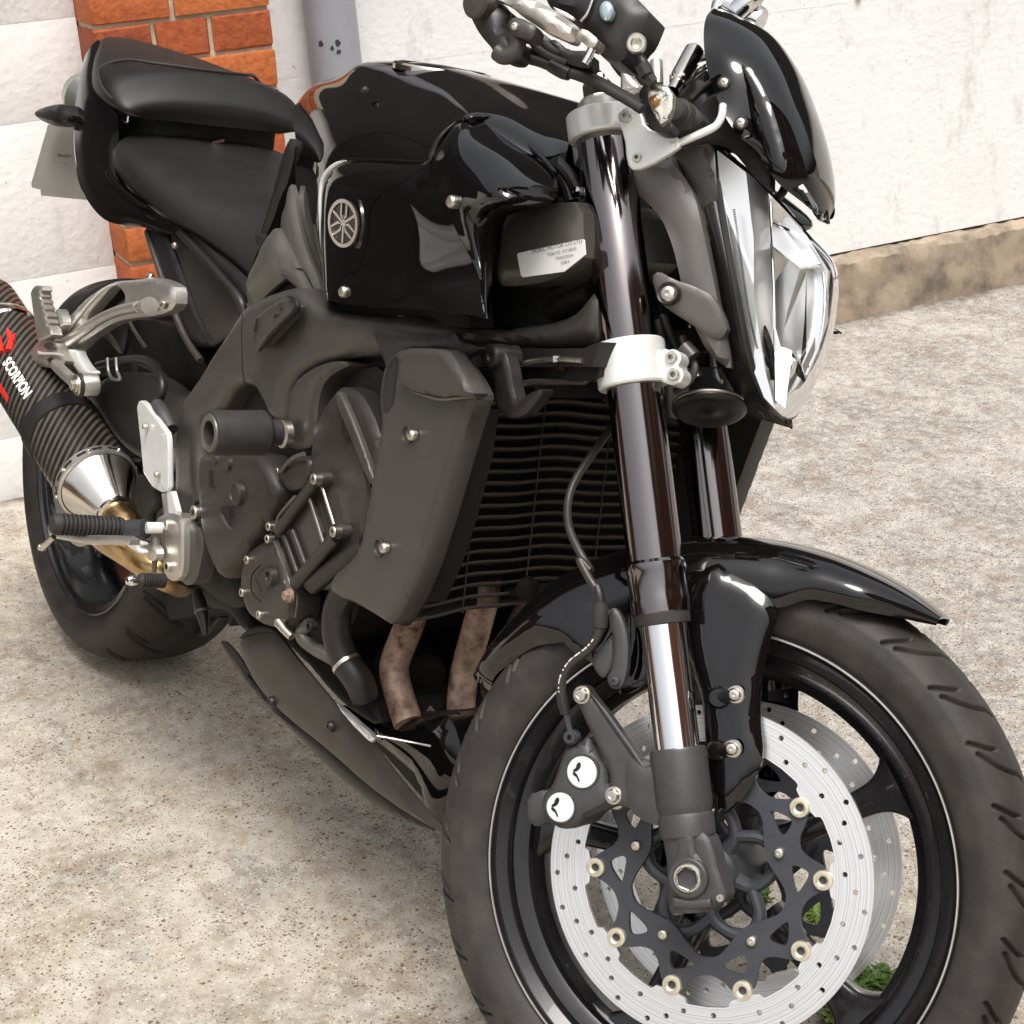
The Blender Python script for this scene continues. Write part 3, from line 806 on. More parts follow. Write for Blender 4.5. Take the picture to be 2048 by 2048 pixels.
# ------------------------------------------------------------ fork legs
def leg(s):
    o = AX0 + np.array([0, s * .1115, 0])
    P = lathe('fork_leg', 'anod', 'K', [(.0262, .248), (.0282, .250), (.0288, .262), (.0283, .266), (.0283, .288), (.0290, .290), (.0290, .297), (.0268, .300), (.0268, .510), (.0272, .52), (.0272, .738), (.0262, .740), (.0, .740)], o, UP, None, 56)
    P['label'] = 'right fork leg' if s < 0 else 'left fork leg'
    lathe('dust_seal', 'rubber', 'K', [(.0215, .238), (.0268, .239), (.0272, .249), (.0256, .2505), (.02, .251)], o, UP, P, 48)
    lathe('inner_tube', 'chrome', 'K', [(.0215, .085), (.0215, .245)], o, UP, P, 64)
    # aluminium cap with hexagon
    lathe('fork_cap', 'alu', 'K', [(.0225, .738), (.0225, .752), (.019, .756), (.017, .757)], o, UP, P, 40)
    lathe('adjuster', 'chrome', 'K', [(.0155, .754), (.0155, .770), (.0135, .774), (.0085, .774), (.0085, .781), (.006, .784), (0, .784)], o, UP, P, 6, sharp=20)
    return P
LEG = {s: leg(s) for s in (-1, 1)}
# bottom casting, right and left
def casting(s):
    o = AX0 + np.array([0, s * .1115, 0]); P = LEG[s]
    lathe('axle_clamp', 'casting', 'K', [(.0, -.028), (.024, -.028), (.0255, -.025), (.0255, -.012), (.0235, .0), (.0225, .022), (.0235, .038), (.0262, .041), (.0265, .058), (.0250, .062), (.0262, .066), (.0270, .070), (.0270, .118), (.0262, .1215), (.0222, .1225)], o, UP, P, 40)
for s in (-1, 1): casting(s)
P = LEG[-1]
# raised boss face and slot of the clamp
puff('clamp_boss', 'casting', 'K', Q('K', 11, [(885, 780), (990, 770), (1085, 800), (1125, 900), (1150, 1010), (1190, 1120), (1200, 1185), (1150, 1235), (1000, 1250), (880, 1240), (868, 1150), (862, 1040), (880, 960), (915, 880)], -.129), .003, .008, .030, P, sm=1)
puff('clamp_neck', 'casting', 'K', Q('K', 11, [(885, 790), (1000, 782), (1012, 900), (1060, 965), (1090, 1040), (1080, 1120), (1030, 1175), (960, 1185), (890, 1130), (868, 1050), (885, 970), (915, 890)], -.134), .003, .007, .020, P, sm=1)
puff('pinch_block', 'casting', 'K', Q('K', 11, [(880, 1178), (990, 1190), (1105, 1185), (1110, 1235), (995, 1250), (885, 1240)], -.1365), .002, .004, .03, P)
axc = q('K', 11, 968, 1063, -.141)
lathe('axle_ring', 'casting', 'K', [(.0185, .012), (.0185, .001), (.0170, 0), (.0140, 0), (.0136, .004)], axc, (0, 1, 0), P, 40)
lathe('axle_collar', 'zinc', 'K', [(.0138, .01), (.0138, .000), (.0126, -.0018), (.0108, -.002), (.0104, .0)], axc, (0, 1, 0), P, 40)
V, F = lathe_vf([(.0116, -.0016), (.0106, -.0010), (.0104, .016)], axc, (0, 1, 0), 6, u=(.5, 0, .86)); add('axle_hexagon', 'zinc', 'K', V, F, P, 20)
V, F = lathe_vf([(.0110, .0155), (0, .0155)], axc, (0, 1, 0), 6, u=(.5, 0, .86))
add('axle_bore', 'casting', 'K', V, F, P, 20)
bolt('zinc', 'K', q('K', 11, 1165, 1180, -.138), .0035, (0, -1, 0), 'socket', P)
# caliper bracket plate (part of the leg casting)
BRK = puff('caliper_bracket', 'casting', 'K', Q('K', 10, [(800, 1060), (830, 1030), (880, 1035), (915, 1090), (1000, 1200), (1120, 1370), (1245, 1555), (1300, 1540), (1330, 1600), (1330, 1800), (1290, 1860), (1180, 1830), (1050, 1800), (1015, 1760), (1035, 1690), (1030, 1590), (990, 1490), (910, 1340), (840, 1180), (800, 1110)], -.118), .003, .008, .014, None, sm=1)
BRK['label'] = 'long grey caliper bracket'
puff('bracket_web', 'casting', 'K', Q('K', 11, [(600, 330), (760, 380), (850, 370), (880, 480), (870, 760), (740, 740), (620, 660), (600, 520)], -.122), .004, .02, .02, BRK, sm=1)
puff('bracket_rib', 'casting', 'K', Q('K', 10, [(905, 1085), (1000, 1190), (1120, 1360), (1250, 1550), (1300, 1540), (1280, 1560), (1240, 1575), (1110, 1390), (990, 1220)], -.124), .001, .003, .012, BRK)
bolt('zinc', 'K', q('K', 10, 848, 1095, -.122), .0066, (0, -1, 0), 'hex', BRK)
bolt('zinc', 'K', q('K', 10, 1052, 1742, -.122), .0064, (0, -1, 0), 'hex', BRK)
# caliper
CAL = puff('brake_caliper', 'casting', 'K', Q('K', 10, [(760, 1420), (840, 1400), (890, 1360), (930, 1420), (985, 1510), (1025, 1600), (1030, 1680), (1100, 1660), (1120, 1760), (1060, 1810), (950, 1850), (890, 1880), (830, 1950), (720, 1960), (640, 1910), (590, 1830), (600, 1740), (660, 1680), (690, 1600), (720, 1500)], -.112), .009, .014, .05, None, sm=1)
CAL['label'] = 'four pot brake caliper'
puff('caliper_outer_half', 'casting', 'K', Q('K', 10, [(500, 1740), (620, 1700), (680, 1760), (640, 1900), (560, 1950), (500, 1900)], -.090), .004, .01, .03, CAL, sm=1)
for (x, y, r) in ((850, 1592, .0150), (711, 1818, .0140)):
    c = q('K', 10, x, y, -.122)
    lathe('cap_collar', 'casting', 'K', [(r * 1.16, .012), (r * 1.16, .0015), (r * 1.10, 0), (r * 1.02, 0), (r * 1.0, .002)], c, (0, 1, 0), CAL, 40)
    lathe('piston_cap', 'silver', 'K', [(r, .004), (r, -.0006), (r * .95, -.0012), (0, -.0012)], c, (0, 1, 0), CAL, 40)
    # stamped mark
    for pts in ([(-28, -60), (-12, -66), (-6, -40), (-22, -12), (-50, 0), (-62, -12), (-40, -28), (-36, -48)], [(-62, 0), (-48, -2), (-28, 20), (-14, 58), (-22, 66), (-34, 32), (-56, 20)]):
        puff('stamped_mark', 'dark', 'K', Q('K', 10, [(x + a, y + b, -.1237) for a, b in pts]), 0, .01, .0003, CAL, sm=1)
# hose and fittings
hz = Q('K', 8, [(1700, 930, -.03), (1570, 1110, -.06), (1450, 1290, -.085), (1403, 1440, -.10), (1412, 1600, -.115), (1478, 1750, -.125), (1545, 1870, -.13)])
hz2 = Q('K', 10, [(835, 225, -.132), (900, 350, -.134), (955, 440, -.135), (968, 560, -.135), (955, 690, -.134), (890, 800, -.133), (780, 890, -.131), (722, 990, -.130), (718, 1100, -.128)])
HOSE = tube('brake_hose', 'engine', 'K', np.concatenate([hz, hz2]), [.0042] * 7 + [.0042] * 3 + [.0052] * 2 + [.0047] * 4, None, 6, 12)
HOSE['label'] = 'front brake hose'
tube('hose_end', 'satin', 'K', Q('K', 10, [(718, 1090, -.128), (728, 1150, -.127), (745, 1215, -.126)]), [.0050, .0054, .0050], HOSE, 4, 12)
tube('crimp', 'carrier', 'K', Q('K', 10, [(748, 1215, -.126), (765, 1290, -.124), (778, 1340, -.123)]), [.0030, .0028, .003], HOSE, 4, 10)
bolt('carrier', 'K', q('K', 10, 778, 1367, -.122), .0058, (0, -1, 0), 'socket', HOSE)
lathe('banjo_ring', 'carrier', 'K', [(.0074, .008), (.0074, -.001), (.0066, -.002), (.005, -.002)], q('K', 10, 778, 1367, -.120), (0, 1, 0), HOSE, 24)
# printed dashes along the hose
dash = Q('K', 10, [(938, 700, -.139), (915, 745, -.139), (875, 790, -.138), (820, 832, -.137), (775, 868, -.136), (738, 915, -.136), (712, 970, -.135), (700, 1030, -.134), (702, 1085, -.133)])
dd = cr(dash, 9); rr = random.Random(4); V = []; F = []
for i in range(2, len(dd) - 2):
    if rr.random() < .5: continue
    c = dd[i]; t = dd[i + 1] - dd[i]; t /= np.linalg.norm(t); n_ = np.cross(t, [0, 1, 0]); L = .0009; w = rr.uniform(.0004, .0008)
    s = len(V); V += [c - t * L - n_ * w, c + t * L - n_ * w, c + t * L + n_ * w, c - t * L + n_ * w]; F.append((s, s + 1, s + 2, s + 3))
add('printed_marks', 'stripe', 'K', V, F, HOSE, 0)
tube('hose_clip', 'rubber', 'K', Q('K', 10, [(972, 500, -.135), (968, 580, -.135), (962, 655, -.134)]), [.0074, .0078, .0074], HOSE, 4, 14)
tube('hose_sleeve', 'satin', 'K', Q('K', 10, [(945, 395, -.134), (962, 450, -.135), (972, 505, -.135)]), [.0048, .0050, .0048], HOSE, 4, 14)
puff('hose_bracket', 'casting', 'K', Q('K', 10, [(1025, 545), (1060, 530), (1100, 580), (1135, 680), (1148, 800), (1140, 930), (1115, 1030), (1075, 1060), (1030, 1045), (1010, 990), (1040, 930), (1060, 820), (1050, 700), (1025, 640)], -.126), .002, .006, .008, HOSE, sm=1)
puff('bracket_inner_leaf', 'casting', 'K', Q('K', 10, [(905, 870), (1000, 760), (1050, 690), (1060, 820), (1040, 920), (990, 990), (950, 960)], -.118), .002, .006, .008, HOSE, sm=1)
bolt('carrier', 'K', q('K', 10, 1062, 1005, -.128), .0055, (0, -1, 0), 'dome', HOSE)
# clamps
def lug_ring(name, mt, s, lo, hi, r, parent=None, sl=.0):
    o = AX0 + np.array([0, s * .1115, 0])
    return lathe(name, mt, 'K', [(.0273, lo), (r - .0015, lo), (r, lo + .002), (r, hi - .002), (r - .0015, hi), (.0273, hi)], o, UP, parent, 56)
for s in (-1, 1):
    o = AX0 + np.array([0, s * .1115, 0])
    LC = lug_ring('lower_clamp', 'silver', s, .468, .512, .0345)
    UC = lug_ring('upper_clamp', 'silver', s, .716, .742, .0350)
    LC['label'] = ('right' if s < 0 else 'left') + ' lower fork clamp'; UC['label'] = ('right' if s < 0 else 'left') + ' upper fork clamp'
    if s < 0:
        for zx, zy, kk in ((622, 500, .5), (637, 610, .48)):
            c = q('K', 9, zx, zy, -.122); tube('clamp_lug', 'silver', 'K', [c + [0, .028, 0], c + [0, .003, 0]], [.0085, .0085], LC, 1, 20)
            bolt('zinc', 'K', c, .0060, (0, -1, 0), 'socket', LC)
        lg = Q('K', 9, [(560, 440, -.120), (600, 448, -.120), (655, 480, -.120), (668, 560, -.120), (672, 650, -.120), (640, 678, -.120), (590, 668, -.120), (545, 645, -.120)])
        puff('clamp_ear', 'silver', 'K', lg, .002, .006, .028, LC, sm=1)
for lo, hi, nm in ((.472, .508, 'lower_yoke'), (.718, .740, 'upper_yoke')):
    pts = []
    for a in range(0, 361, 20): pass
    o = AX0; L = [o + UP * lo + np.array([0, y, 0]) + FWD * x for x, y in ((.022, -.10), (.012, -.06), (-.004, 0), (.012, .06), (.022, .10), (-.025, .10), (-.055, .05), (-.060, 0), (-.055, -.05), (-.025, -.10))]
    V = np.array(L + [p + UP * (hi - lo) for p in L]); n_ = len(L)
    F = [tuple(range(n_))[::-1], tuple(range(n_, 2 * n_))] + [(i, (i + 1) % n_, (i + 1) % n_ + n_, i + n_) for i in range(n_)]
    add(nm, 'silver' if lo > .6 else 'satin', 'K', V, F)
stem = AX0 - FWD * .028
tube('steering_stem', 'satin', 'K', [stem + UP * .45, stem + UP * .72], [.03, .03], None, 1, 24)
lathe('stem_nut', 'chrome', 'K', [(.017, .738), (.017, .752), (.013, .756), (0, .756)], stem, UP, None, 6, sharp=20)
# indicator bracket on the upper clamp
IB = puff('cowl_bracket', 'silver', 'K', Q('K', 3, [(1018, 700), (1040, 660), (1085, 648), (1110, 672), (1140, 660), (1162, 700), (1175, 750), (1215, 785), (1290, 812), (1365, 818), (1387, 845), (1385, 890), (1340, 920), (1230, 985), (1145, 1022), (1100, 1022), (1078, 1000), (1066, 950), (1058, 860), (1040, 790), (1020, 750)], -.150), .0012, .003, .0055, None)
IB['label'] = 'silver cowl bracket plate'
bolt('zinc', 'K', q('K', 3, 1060, 702, -.153), .0062, (0, -1, 0), 'socket', IB)
bolt('zinc', 'K', q('K', 3, 1130, 952, -.152), .0043, (0, -1, 0), 'socket', IB)
tube('cowl_rod', 'silver', 'K', Q('K', 3, [(1340, 878, -.148), (1400, 857, -.147), (1480, 822, -.146), (1560, 785, -.144), (1610, 755, -.140), (1640, 700, -.134), (1648, 640, -.125)]), [.0042, .0038, .0038, .0038, .0038, .0038, .0038], IB, 6, 16)

# ------------------------------------------------------------ front fender
def polK(z, pts, y):
    out = []
    for x, yy in pts:
        v = q('K', z, x, yy, y); out.append((math.degrees(math.atan2(v[2] - .3, v[0])), math.hypot(v[0], v[2] - .3)))
    return out
crest = [polK(0, [p], 0)[0] for p in ((951, 1352), (1050, 1237), (1150, 1150), (1260, 1105), (1370, 1085), (1471, 1079), (1603, 1095), (1727, 1135), (1821, 1185), (1900, 1247))]
edge = [polK(z, [p], -.066)[0] for z, p in ((10, (200, 962)), (10, (330, 890)), (10, (480, 800)), (10, (620, 752)), (10, (740, 762)), (12, (350, 575)), (12, (430, 515)), (12, (520, 480)), (12, (700, 498)), (12, (900, 555)), (12, (1150, 602)), (12, (1270, 632)), (12, (1400, 648)))]
cx = sorted(crest); ex = sorted(edge)
cxa = np.array(cx); exa = np.array(ex)
a_lo, a_hi = cxa[0, 0], cxa[-1, 0]
angs = np.linspace(a_lo + 1.2, a_hi, 34); Gd = []
for a in angs:
    rc = np.interp(a, cxa[:, 0], cxa[:, 1]); rc = max(rc, .312)
    re = np.interp(a, exa[:, 0], exa[:, 1]); re = min(re, rc - .004); re = max(re, .262)
    u = (a - a_lo) / (a_hi - a_lo); taper = min(1, (u + .02) / .16, (1.001 - u) / .22) ** .6
    yw = .069 * (.02 + .98 * taper)
    mid = rc * .42 + re * .58
    Gd.append([pc(re, a, -yw), pc(mid, a, -yw - .004 * taper), pc(rc - (rc - re) * .22, a, -yw * .86), pc(rc - (rc - re) * .05, a, -yw * .5), pc(rc, a, 0)])
FEN = patch('front_fender', 'gloss', 'K', np.array(Gd), None, 4, .0028, False, False, 40, centre=True, relax=4)
FEN['label'] = 'gloss black front fender'
# swept side arms bolted to the fork
arm = Q('K', 12, [(-60, 240), (40, 300), (200, 380), (290, 470), (350, 580), (310, 700), (262, 900), (240, 1060), (232, 1240)], -.074)
arm2 = Q('K', 11, [(1425, 330), (1372, 480), (1290, 600), (1205, 682), (1140, 670), (1120, 560), (1095, 420), (1075, 200), (1060, 0)], -.080)
arm3 = Q('K', 10, [(1510, 800), (1500, 560), (1495, 400)], -.078)
V, F = puff_vf([chaikin(np.concatenate([arm, arm2, arm3]), 1)], .009, .022, .003)
k = len(V); V2 = V.copy(); V2[:, 1] *= -1
add('fender_arm', 'gloss', 'K', V, F, FEN, 40); add('fender_arm', 'gloss', 'K', V2, [f[::-1] for f in F], FEN, 40)
for (x, y, xb, yb) in ((1838, 1092, 1745, 1110), (1820, 1440, 1735, 1450)):
    a = q('K', 10, xb, yb, -.082); b = q('K', 10, x, y, -.100)
    lathe('fender_boss', 'gloss', 'K', [(.0125, .004), (.0120, -.002), (.0105, -.006), (.0085, -.009), (0, -.009)], a, (0, 1, 0), FEN, 28)
    tube('spacer', 'satin', 'K', [a, b], [.0070, .0070], FEN, 1, 18)
    lathe('bolt_washer', 'zinc', 'K', [(.0088, .003), (.0088, 0), (.0080, -.001), (0, -.001)], b, (0, 1, 0), FEN, 28)
    bolt('zinc', 'K', b + [0, -.001, 0], .0062, (0, -1, 0), 'dome', FEN)
tail = Q('K', 10, [(760, 470), (920, 455), (1030, 520), (1060, 640), (1010, 800), (930, 900), (870, 860), (790, 820), (700, 720), (600, 690)], -.073)
puff('fender_inner_side', 'gloss', 'K', tail, .004, .02, .003, FEN, mirror=True, sm=1)
puff('fender_lower_side', 'gloss', 'K', Q('K', 10, [(1150, 540), (1250, 600), (1290, 800), (1280, 1000), (1190, 1070), (1100, 1095), (1080, 1060), (1130, 950), (1150, 760)], -.080), .003, .01, .003, FEN, mirror=True, sm=1)
# ------------------------------------------------------------ headlight, cowl, horn, indicator (fork frame)
def mirr(V, F):
    V = np.asarray(V); k = len(V); V2 = V.copy(); V2[:, 1] *= -1
    return np.concatenate([V, V2]), list(F) + [tuple(i + k for i in f[::-1]) for f in F]
# outline of the lens opening on the near side (y=-.098), top to bottom
rim_n = Q('K', 0, [(1427, 292), (1432, 345), (1443, 420), (1457, 500), (1472, 580), (1487, 660), (1503, 730), (1528, 795), (1556, 833)], -.096)
front = Q('K', 0, [(1440, 296), (1500, 345), (1560, 405), (1610, 465), (1668, 535), (1667, 625), (1650, 700), (1618, 770), (1568, 830)], 0.)
yy = [-.060, -.080, -.092, -.098, -.100, -.096, -.086, -.062, -.014]
rows_l = []
for i in range(9):
    a = rim_n[i].copy(); zx = ZF[0]; px = [(1427, 292), (1432, 345), (1443, 420), (1457, 500), (1472, 580), (1487, 660), (1503, 730), (1528, 795), (1556, 833)][i]
    a = q('K', 0, px[0], px[1], yy[i]); f = front[i]
    row = []
    for t in (0, .1, .3, .6, 1):
        e = 1 - (1 - t) ** 2.0
        p = a + (f - a) * t; p[1] = yy[i] * (1 - t); p[0] = a[0] + (f[0] - a[0]) * (e * .6 + t * .4); p[2] = a[2] + (f[2] - a[2]) * t
        row.append(p)
    rows_l.append(row)
LENSG = np.array(rows_l)
# black bucket behind the opening
bo = Q('K', 0, [(1378, 262), (1384, 320), (1400, 400), (1428, 480), (1452, 560), (1466, 640), (1478, 715), (1500, 790), (1530, 834)], -.085)
bk = []
for i in range(9):
    a = LENSG[i][0]; b = bo[i]; b[1] = yy[i] * .93
    bk.append([a, a + (b - a) * .25 + [0, -.004, 0], a + (b - a) * .6 + [0, -.004, 0], b, b + [-.035, -b[1] * .5, .0], b + [-.05, -b[1], 0]])
HL = patch('headlight', 'satin', 'K', np.array(bk), None, 5, .002, True, False, 40, centre=True)
HL['label'] = 'large clear angular headlight in a black bucket'
lr = LENSG[:, 0]
ring = cr(np.concatenate([lr, (lr[::-1][1:-1]) * [1, -1, 1]]), 5, True)
tube('lens_rim', 'satin', 'K', np.concatenate([ring, ring[:1]]), .0040, HL, 1, 8, False)
# bright inner housing: flat facets behind the clear lens
FAC = [([(1434, 300), (1492, 345), (1506, 470), (1508, 600), (1530, 740), (1550, 818), (1528, 795), (1503, 730), (1472, 580), (1444, 420)], -.086, .0000, .0, 'trim'),
       ([(1493, 346), (1535, 385), (1540, 480), (1545, 640), (1548, 800), (1531, 740), (1509, 600), (1507, 470)], -.084, .0006, .0, 'trim'),
       ([(1537, 386), (1604, 456), (1616, 482), (1545, 447)], -.060, .0003, .0004, 'trim'),
       ([(1543, 449), (1615, 484), (1642, 530), (1600, 536), (1546, 492)], -.058, .0004, -.0003, 'trim'),
       ([(1546, 494), (1599, 538), (1588, 600), (1564, 640), (1549, 600)], -.045, .0003, .0002, 'trim'),
       ([(1614, 540), (1642, 533), (1641, 640), (1622, 690), (1602, 730), (1610, 640)], -.030, .0003, .0, 'anod'),
       ([(1600, 540), (1612, 540), (1607, 640), (1586, 700), (1562, 690), (1576, 620)], -.038, .0005, .0002, 'trim'),
       ([(1549, 650), (1561, 692), (1584, 702), (1570, 815), (1551, 800)], -.050, .0002, -.0003, 'trim'),
       ([(1586, 704), (1602, 733), (1612, 760), (1572, 813)], -.040, -.0004, .0003, 'chrome'),
       ([(1644, 532), (1662, 542), (1656, 640), (1636, 700), (1613, 758), (1604, 732), (1624, 690), (1643, 640)], -.022, .0006, .0, 'trim')]
for pts, d0, tx, tz, mt in FAC:
    puff('reflector_facet', mt, 'K', facet_pts('K', 0, pts, d0, tx, tz), 0, .01, .002, HL)
V, F = puff_vf([facet_pts('K', 0, [(1438, 305), (1500, 350), (1560, 412), (1612, 470), (1655, 540), (1650, 625), (1635, 700), (1600, 765), (1560, 815), (1528, 790), (1485, 660), (1455, 500)], -.030, 0, 0)], 0, .01, .006); add('reflector_core', 'trim', 'K', V, F, HL, 30)
for pts in ([(1646, 545), (1650, 600), (1640, 680), (1612, 750)], [(1540, 388), (1543, 450), (1547, 560), (1549, 660)], [(1545, 447), (1580, 462), (1616, 483)], [(1600, 537), (1642, 531)]):
    tube('chrome_edge', 'chrome', 'K', Q('K', 0, pts, -.050), .0016, HL, 4, 8)
lathe('bulb_shade', 'chrome', 'K', [(0, -.02), (.010, -.02), (.013, 0), (.012, .008), (0, .012)], q('K', 0, 1568, 735, -.052), (1, 0, -.2), HL, 20)
# serrated sealing strip behind the lens
ser = cr(Q('K', 0, [(1468, 420), (1482, 520), (1497, 620), (1515, 700)], -.101), 22); 
V = []; F = []
for i in range(0, len(ser) - 1):
    c = ser[i]; t = ser[i + 1] - ser[i]; t /= np.linalg.norm(t); n_ = np.cross(t, [0, 1, 0]); s = len(V)
    V += [c - t * .0007 - n_ * .0012, c + t * .0007 - n_ * .0012, c + t * .0007 + n_ * .0012, c - t * .0007 + n_ * .0012]; F.append((s, s + 1, s + 2, s + 3))
add('seal_serration', 'satin', 'K', V, F, HL, 0)
patch('lens', 'lens', 'K', LENSG, HL, 6, .0022, True, False, 60, centre=True)
# black outer seal band along the lower bucket
# side stays (satin grey) reaching down to the lower yoke
ST = puff('headlight_stay', 'stay', 'K', Ql('K', 3, [(1040, 985), (1070, 960), (1330, 955), (1400, 1050), (1478, 1180), (1530, 1400), (1580, 1640), (1640, 1935), (1690, 2150), (1698, 2240), (1560, 2140), (1440, 1900), (1395, 1700), (1345, 1480), (1275, 1310), (1160, 1195), (1052, 1100)], (1500, -.108), (2360, -.075)), .007, .018, .012, None, mirror=True, sm=1)
ST['label'] = 'curved grey headlight stay'
puff('lower_stay', 'stay', 'K', Ql('K', 9, [(492, -20), (540, -60), (640, 0), (770, 40), (900, 110), (985, 300), (960, 360), (905, 395), (760, 290), (600, 190), (535, 130)], (0, -.118), (395, -.095)), .004, .009, .012, ST, sm=1)
lathe('stay_recess', 'satin', 'K', [(.0112, .003), (.0112, -.004), (.0104, -.006), (.0085, -.005)], q('K', 9, 606, 90, -.121), (0, 1, 0), ST, 28)
bolt('zinc', 'K', q('K', 9, 606, 90, -.124), .0086, (0, -1, 0), 'dome', ST)
puff('bucket_side', 'grey', 'K', Ql('K', 3, [(1330, 900), (1460, 880), (1590, 870), (1600, 1100), (1660, 1500), (1740, 1940), (1830, 2250), (1905, 2480), (1935, 2520), (1890, 2530), (1780, 2400), (1690, 2150), (1600, 1750), (1530, 1400), (1480, 1190)], (1700, -.094), (2530, -.016)), .004, .014, .012, HL, sm=1)
# cowl (fly screen)
CO = [  # rows top -> tip : near edge, crease, bulge, centre
    [(4, (60, 68, -.055)), (4, (75, 66, -.045)), (4, (100, 72, -.025)), (4, (125, 78, 0))],
    [(4, (28, 150, -.082)), (4, (110, 130, -.072)), (4, (200, 120, -.045)), (4, (265, 140, 0))],
    [(4, (25, 270, -.096)), (4, (160, 260, -.090)), (4, (330, 230, -.060)), (4, (435, 240, 0))],
    [(4, (58, 440, -.104)), (4, (215, 390, -.104)), (4, (430, 400, -.072)), (4, (570, 430, 0))],
    [(4, (118, 625, -.108)), (4, (270, 600, -.102)), (4, (500, 600, -.075)), (4, (645, 610, 0))],
    [(4, (200, 785, -.108)), (4, (320, 770, -.096)), (4, (560, 790, -.070)), (4, (705, 790, 0))],
    [(4, (345, 905, -.100)), (4, (410, 930, -.086)), (4, (610, 960, -.062)), (4, (745, 980, 0))],
    [(4, (430, 1050, -.085)), (4, (510, 1070, -.074)), (4, (660, 1110, -.045)), (4, (755, 1140, 0))],
    [(4, (700, 1282, -.022)), (4, (707, 1275, -.018)), (4, (722, 1262, -.010)), (4, (745, 1248, 0))]]
G_ = np.array([[q('K', z, *p) for z, p in row] for row in CO])
COWL = patch('headlight_cowl', 'gloss', 'K', G_, None, 6, .003, True, False, 50, centre=True, relax=10)
COWL['label'] = 'gloss black pointed headlight cowl'
V, F = puff_vf([chaikin(Q('K', 4, [(225, 385), (260, 375), (320, 420), (400, 560), (470, 760), (520, 960), (500, 1030), (450, 1025), (400, 960), (330, 760), (270, 560)], -.1035), 2)], .003, .010, .002)
add('cowl_scallop', 'gloss', 'K', V, F, COWL, 40); add('cowl_scallop', 'gloss', 'K', V * [1, -1, 1], [f[::-1] for f in F], COWL, 40)
puff('cowl_lower_lip', 'gloss', 'K', Q('K', 4, [(350, 900), (430, 1050), (520, 1090), (610, 1180), (695, 1290), (700, 1230), (640, 1130), (540, 1010), (420, 930)], -.060), .003, .01, .004, COWL, sm=1)
for x, y in ((145, 495), (245, 735)):
    bolt('rubber', 'K', q('K', 4, x, y, -.110), .0068, (0, -1, 0), 'washer', COWL, 'grommet')
    bolt('zinc', 'K', q('K', 4, x, y, -.1125), .0052, (0, -1, 0), 'dome', COWL)
# support bar of the cowl, and meter body behind it
tube('cowl_bar', 'satin', 'K', Q('K', 4, [(520, 1085, 0), (490, 1150, 0), (440, 1200, 0)]), .0045, COWL, 5, 10)
MET = puff('meter_body', 'satin', 'K', Q('K', 19, [(980, 770), (1090, 620), (1230, 480), (1390, 370), (1440, 480), (1500, 650), (1620, 900), (1500, 1100), (1330, 1130), (1180, 1180), (1050, 1000)], -.062), .010, .02, .10, None, sm=1)
MET['label'] = 'black round meter body behind the cowl'
tube('meter_rib', 'grey', 'K', Q('K', 19, [(1180, 760, -.073), (1290, 640, -.074), (1450, 520, -.074)]), .0028, MET, 4, 8)
tube('meter_rib', 'grey', 'K', Q('K', 19, [(1310, 900, -.073), (1400, 790, -.074), (1520, 700, -.074)]), .0028, MET, 4, 8)
tube('meter_bezel', 'chrome', 'K', Q('K', 19, [(965, 750, -.05), (1080, 600, -.05), (1220, 440, -.05), (1390, 330, -.05)]), .0030, MET, 6, 10)
# dark filler between stay and cowl
puff('inner_bracket', 'dark', 'K', Q('K', 3, [(1380, 800), (1500, 640), (1640, 560), (1720, 760), (1860, 900), (1932, 1010), (1932, 1160), (1830, 1060), (1700, 900), (1590, 868), (1400, 905)], -.080), .002, .01, .02, MET, sm=1)
# indicator
IND = puff('front_indicator', 'satin', 'K', Q('K', 19, [(505, 740), (510, 650), (570, 580), (680, 560), (720, 720), (800, 950), (950, 1100), (900, 1190), (760, 1200), (660, 1140), (600, 1050), (580, 960)], -.200), .006, .014, .020, None, sm=1)
IND['label'] = 'right front indicator'
puff('indicator_stem', 'rubber', 'K', Q('K', 19, [(940, 800), (960, 770), (1100, 775), (1190, 820), (1270, 910), (1325, 1010), (1320, 1040), (1230, 1110), (1100, 1190), (1010, 1245), (900, 1190), (850, 1130)], -.148), .008, .016, .03, IND, sm=1)
lathe('stem_boss', 'rubber', 'K', [(.0150, .012), (.0150, -.003), (.0138, -.006), (.0122, -.007), (.0118, -.012), (.0095, -.016), (0, -.018)], q('K', 19, 1010, 960, -.158), (0, 1, 0), IND, 32)
lo_ = chaikin(Q('K', 19, [(612, 700), (640, 620), (720, 570), (820, 575), (900, 620), (945, 700), (945, 830), (925, 940), (900, 1000), (800, 1105), (770, 1095), (720, 1010), (660, 880), (620, 780)], -.212), 1)
V, F = puff_vf([lo_], .008, .014, .006); add('indicator_lens', 'clearlens', 'K', V, F, IND, 40)
puff('indicator_reflector', 'chrome', 'K', Q('K', 19, [(640, 700), (730, 610), (860, 620), (920, 720), (900, 930), (800, 1050), (700, 900)], -.2085), .002, .006, .001, IND, sm=1)
lathe('bulb', 'amber', 'K', [(0, -.006), (.004, -.005), (.006, 0), (.005, .005), (0, .006)], q('K', 19, 720, 800, -.210), (0, 1, 0), IND, 16)
puff('lens_tip', 'chrome', 'K', Q('K', 19, [(700, 960), (800, 1000), (880, 1010), (790, 1085)], -.2145), .002, .004, .001, IND)
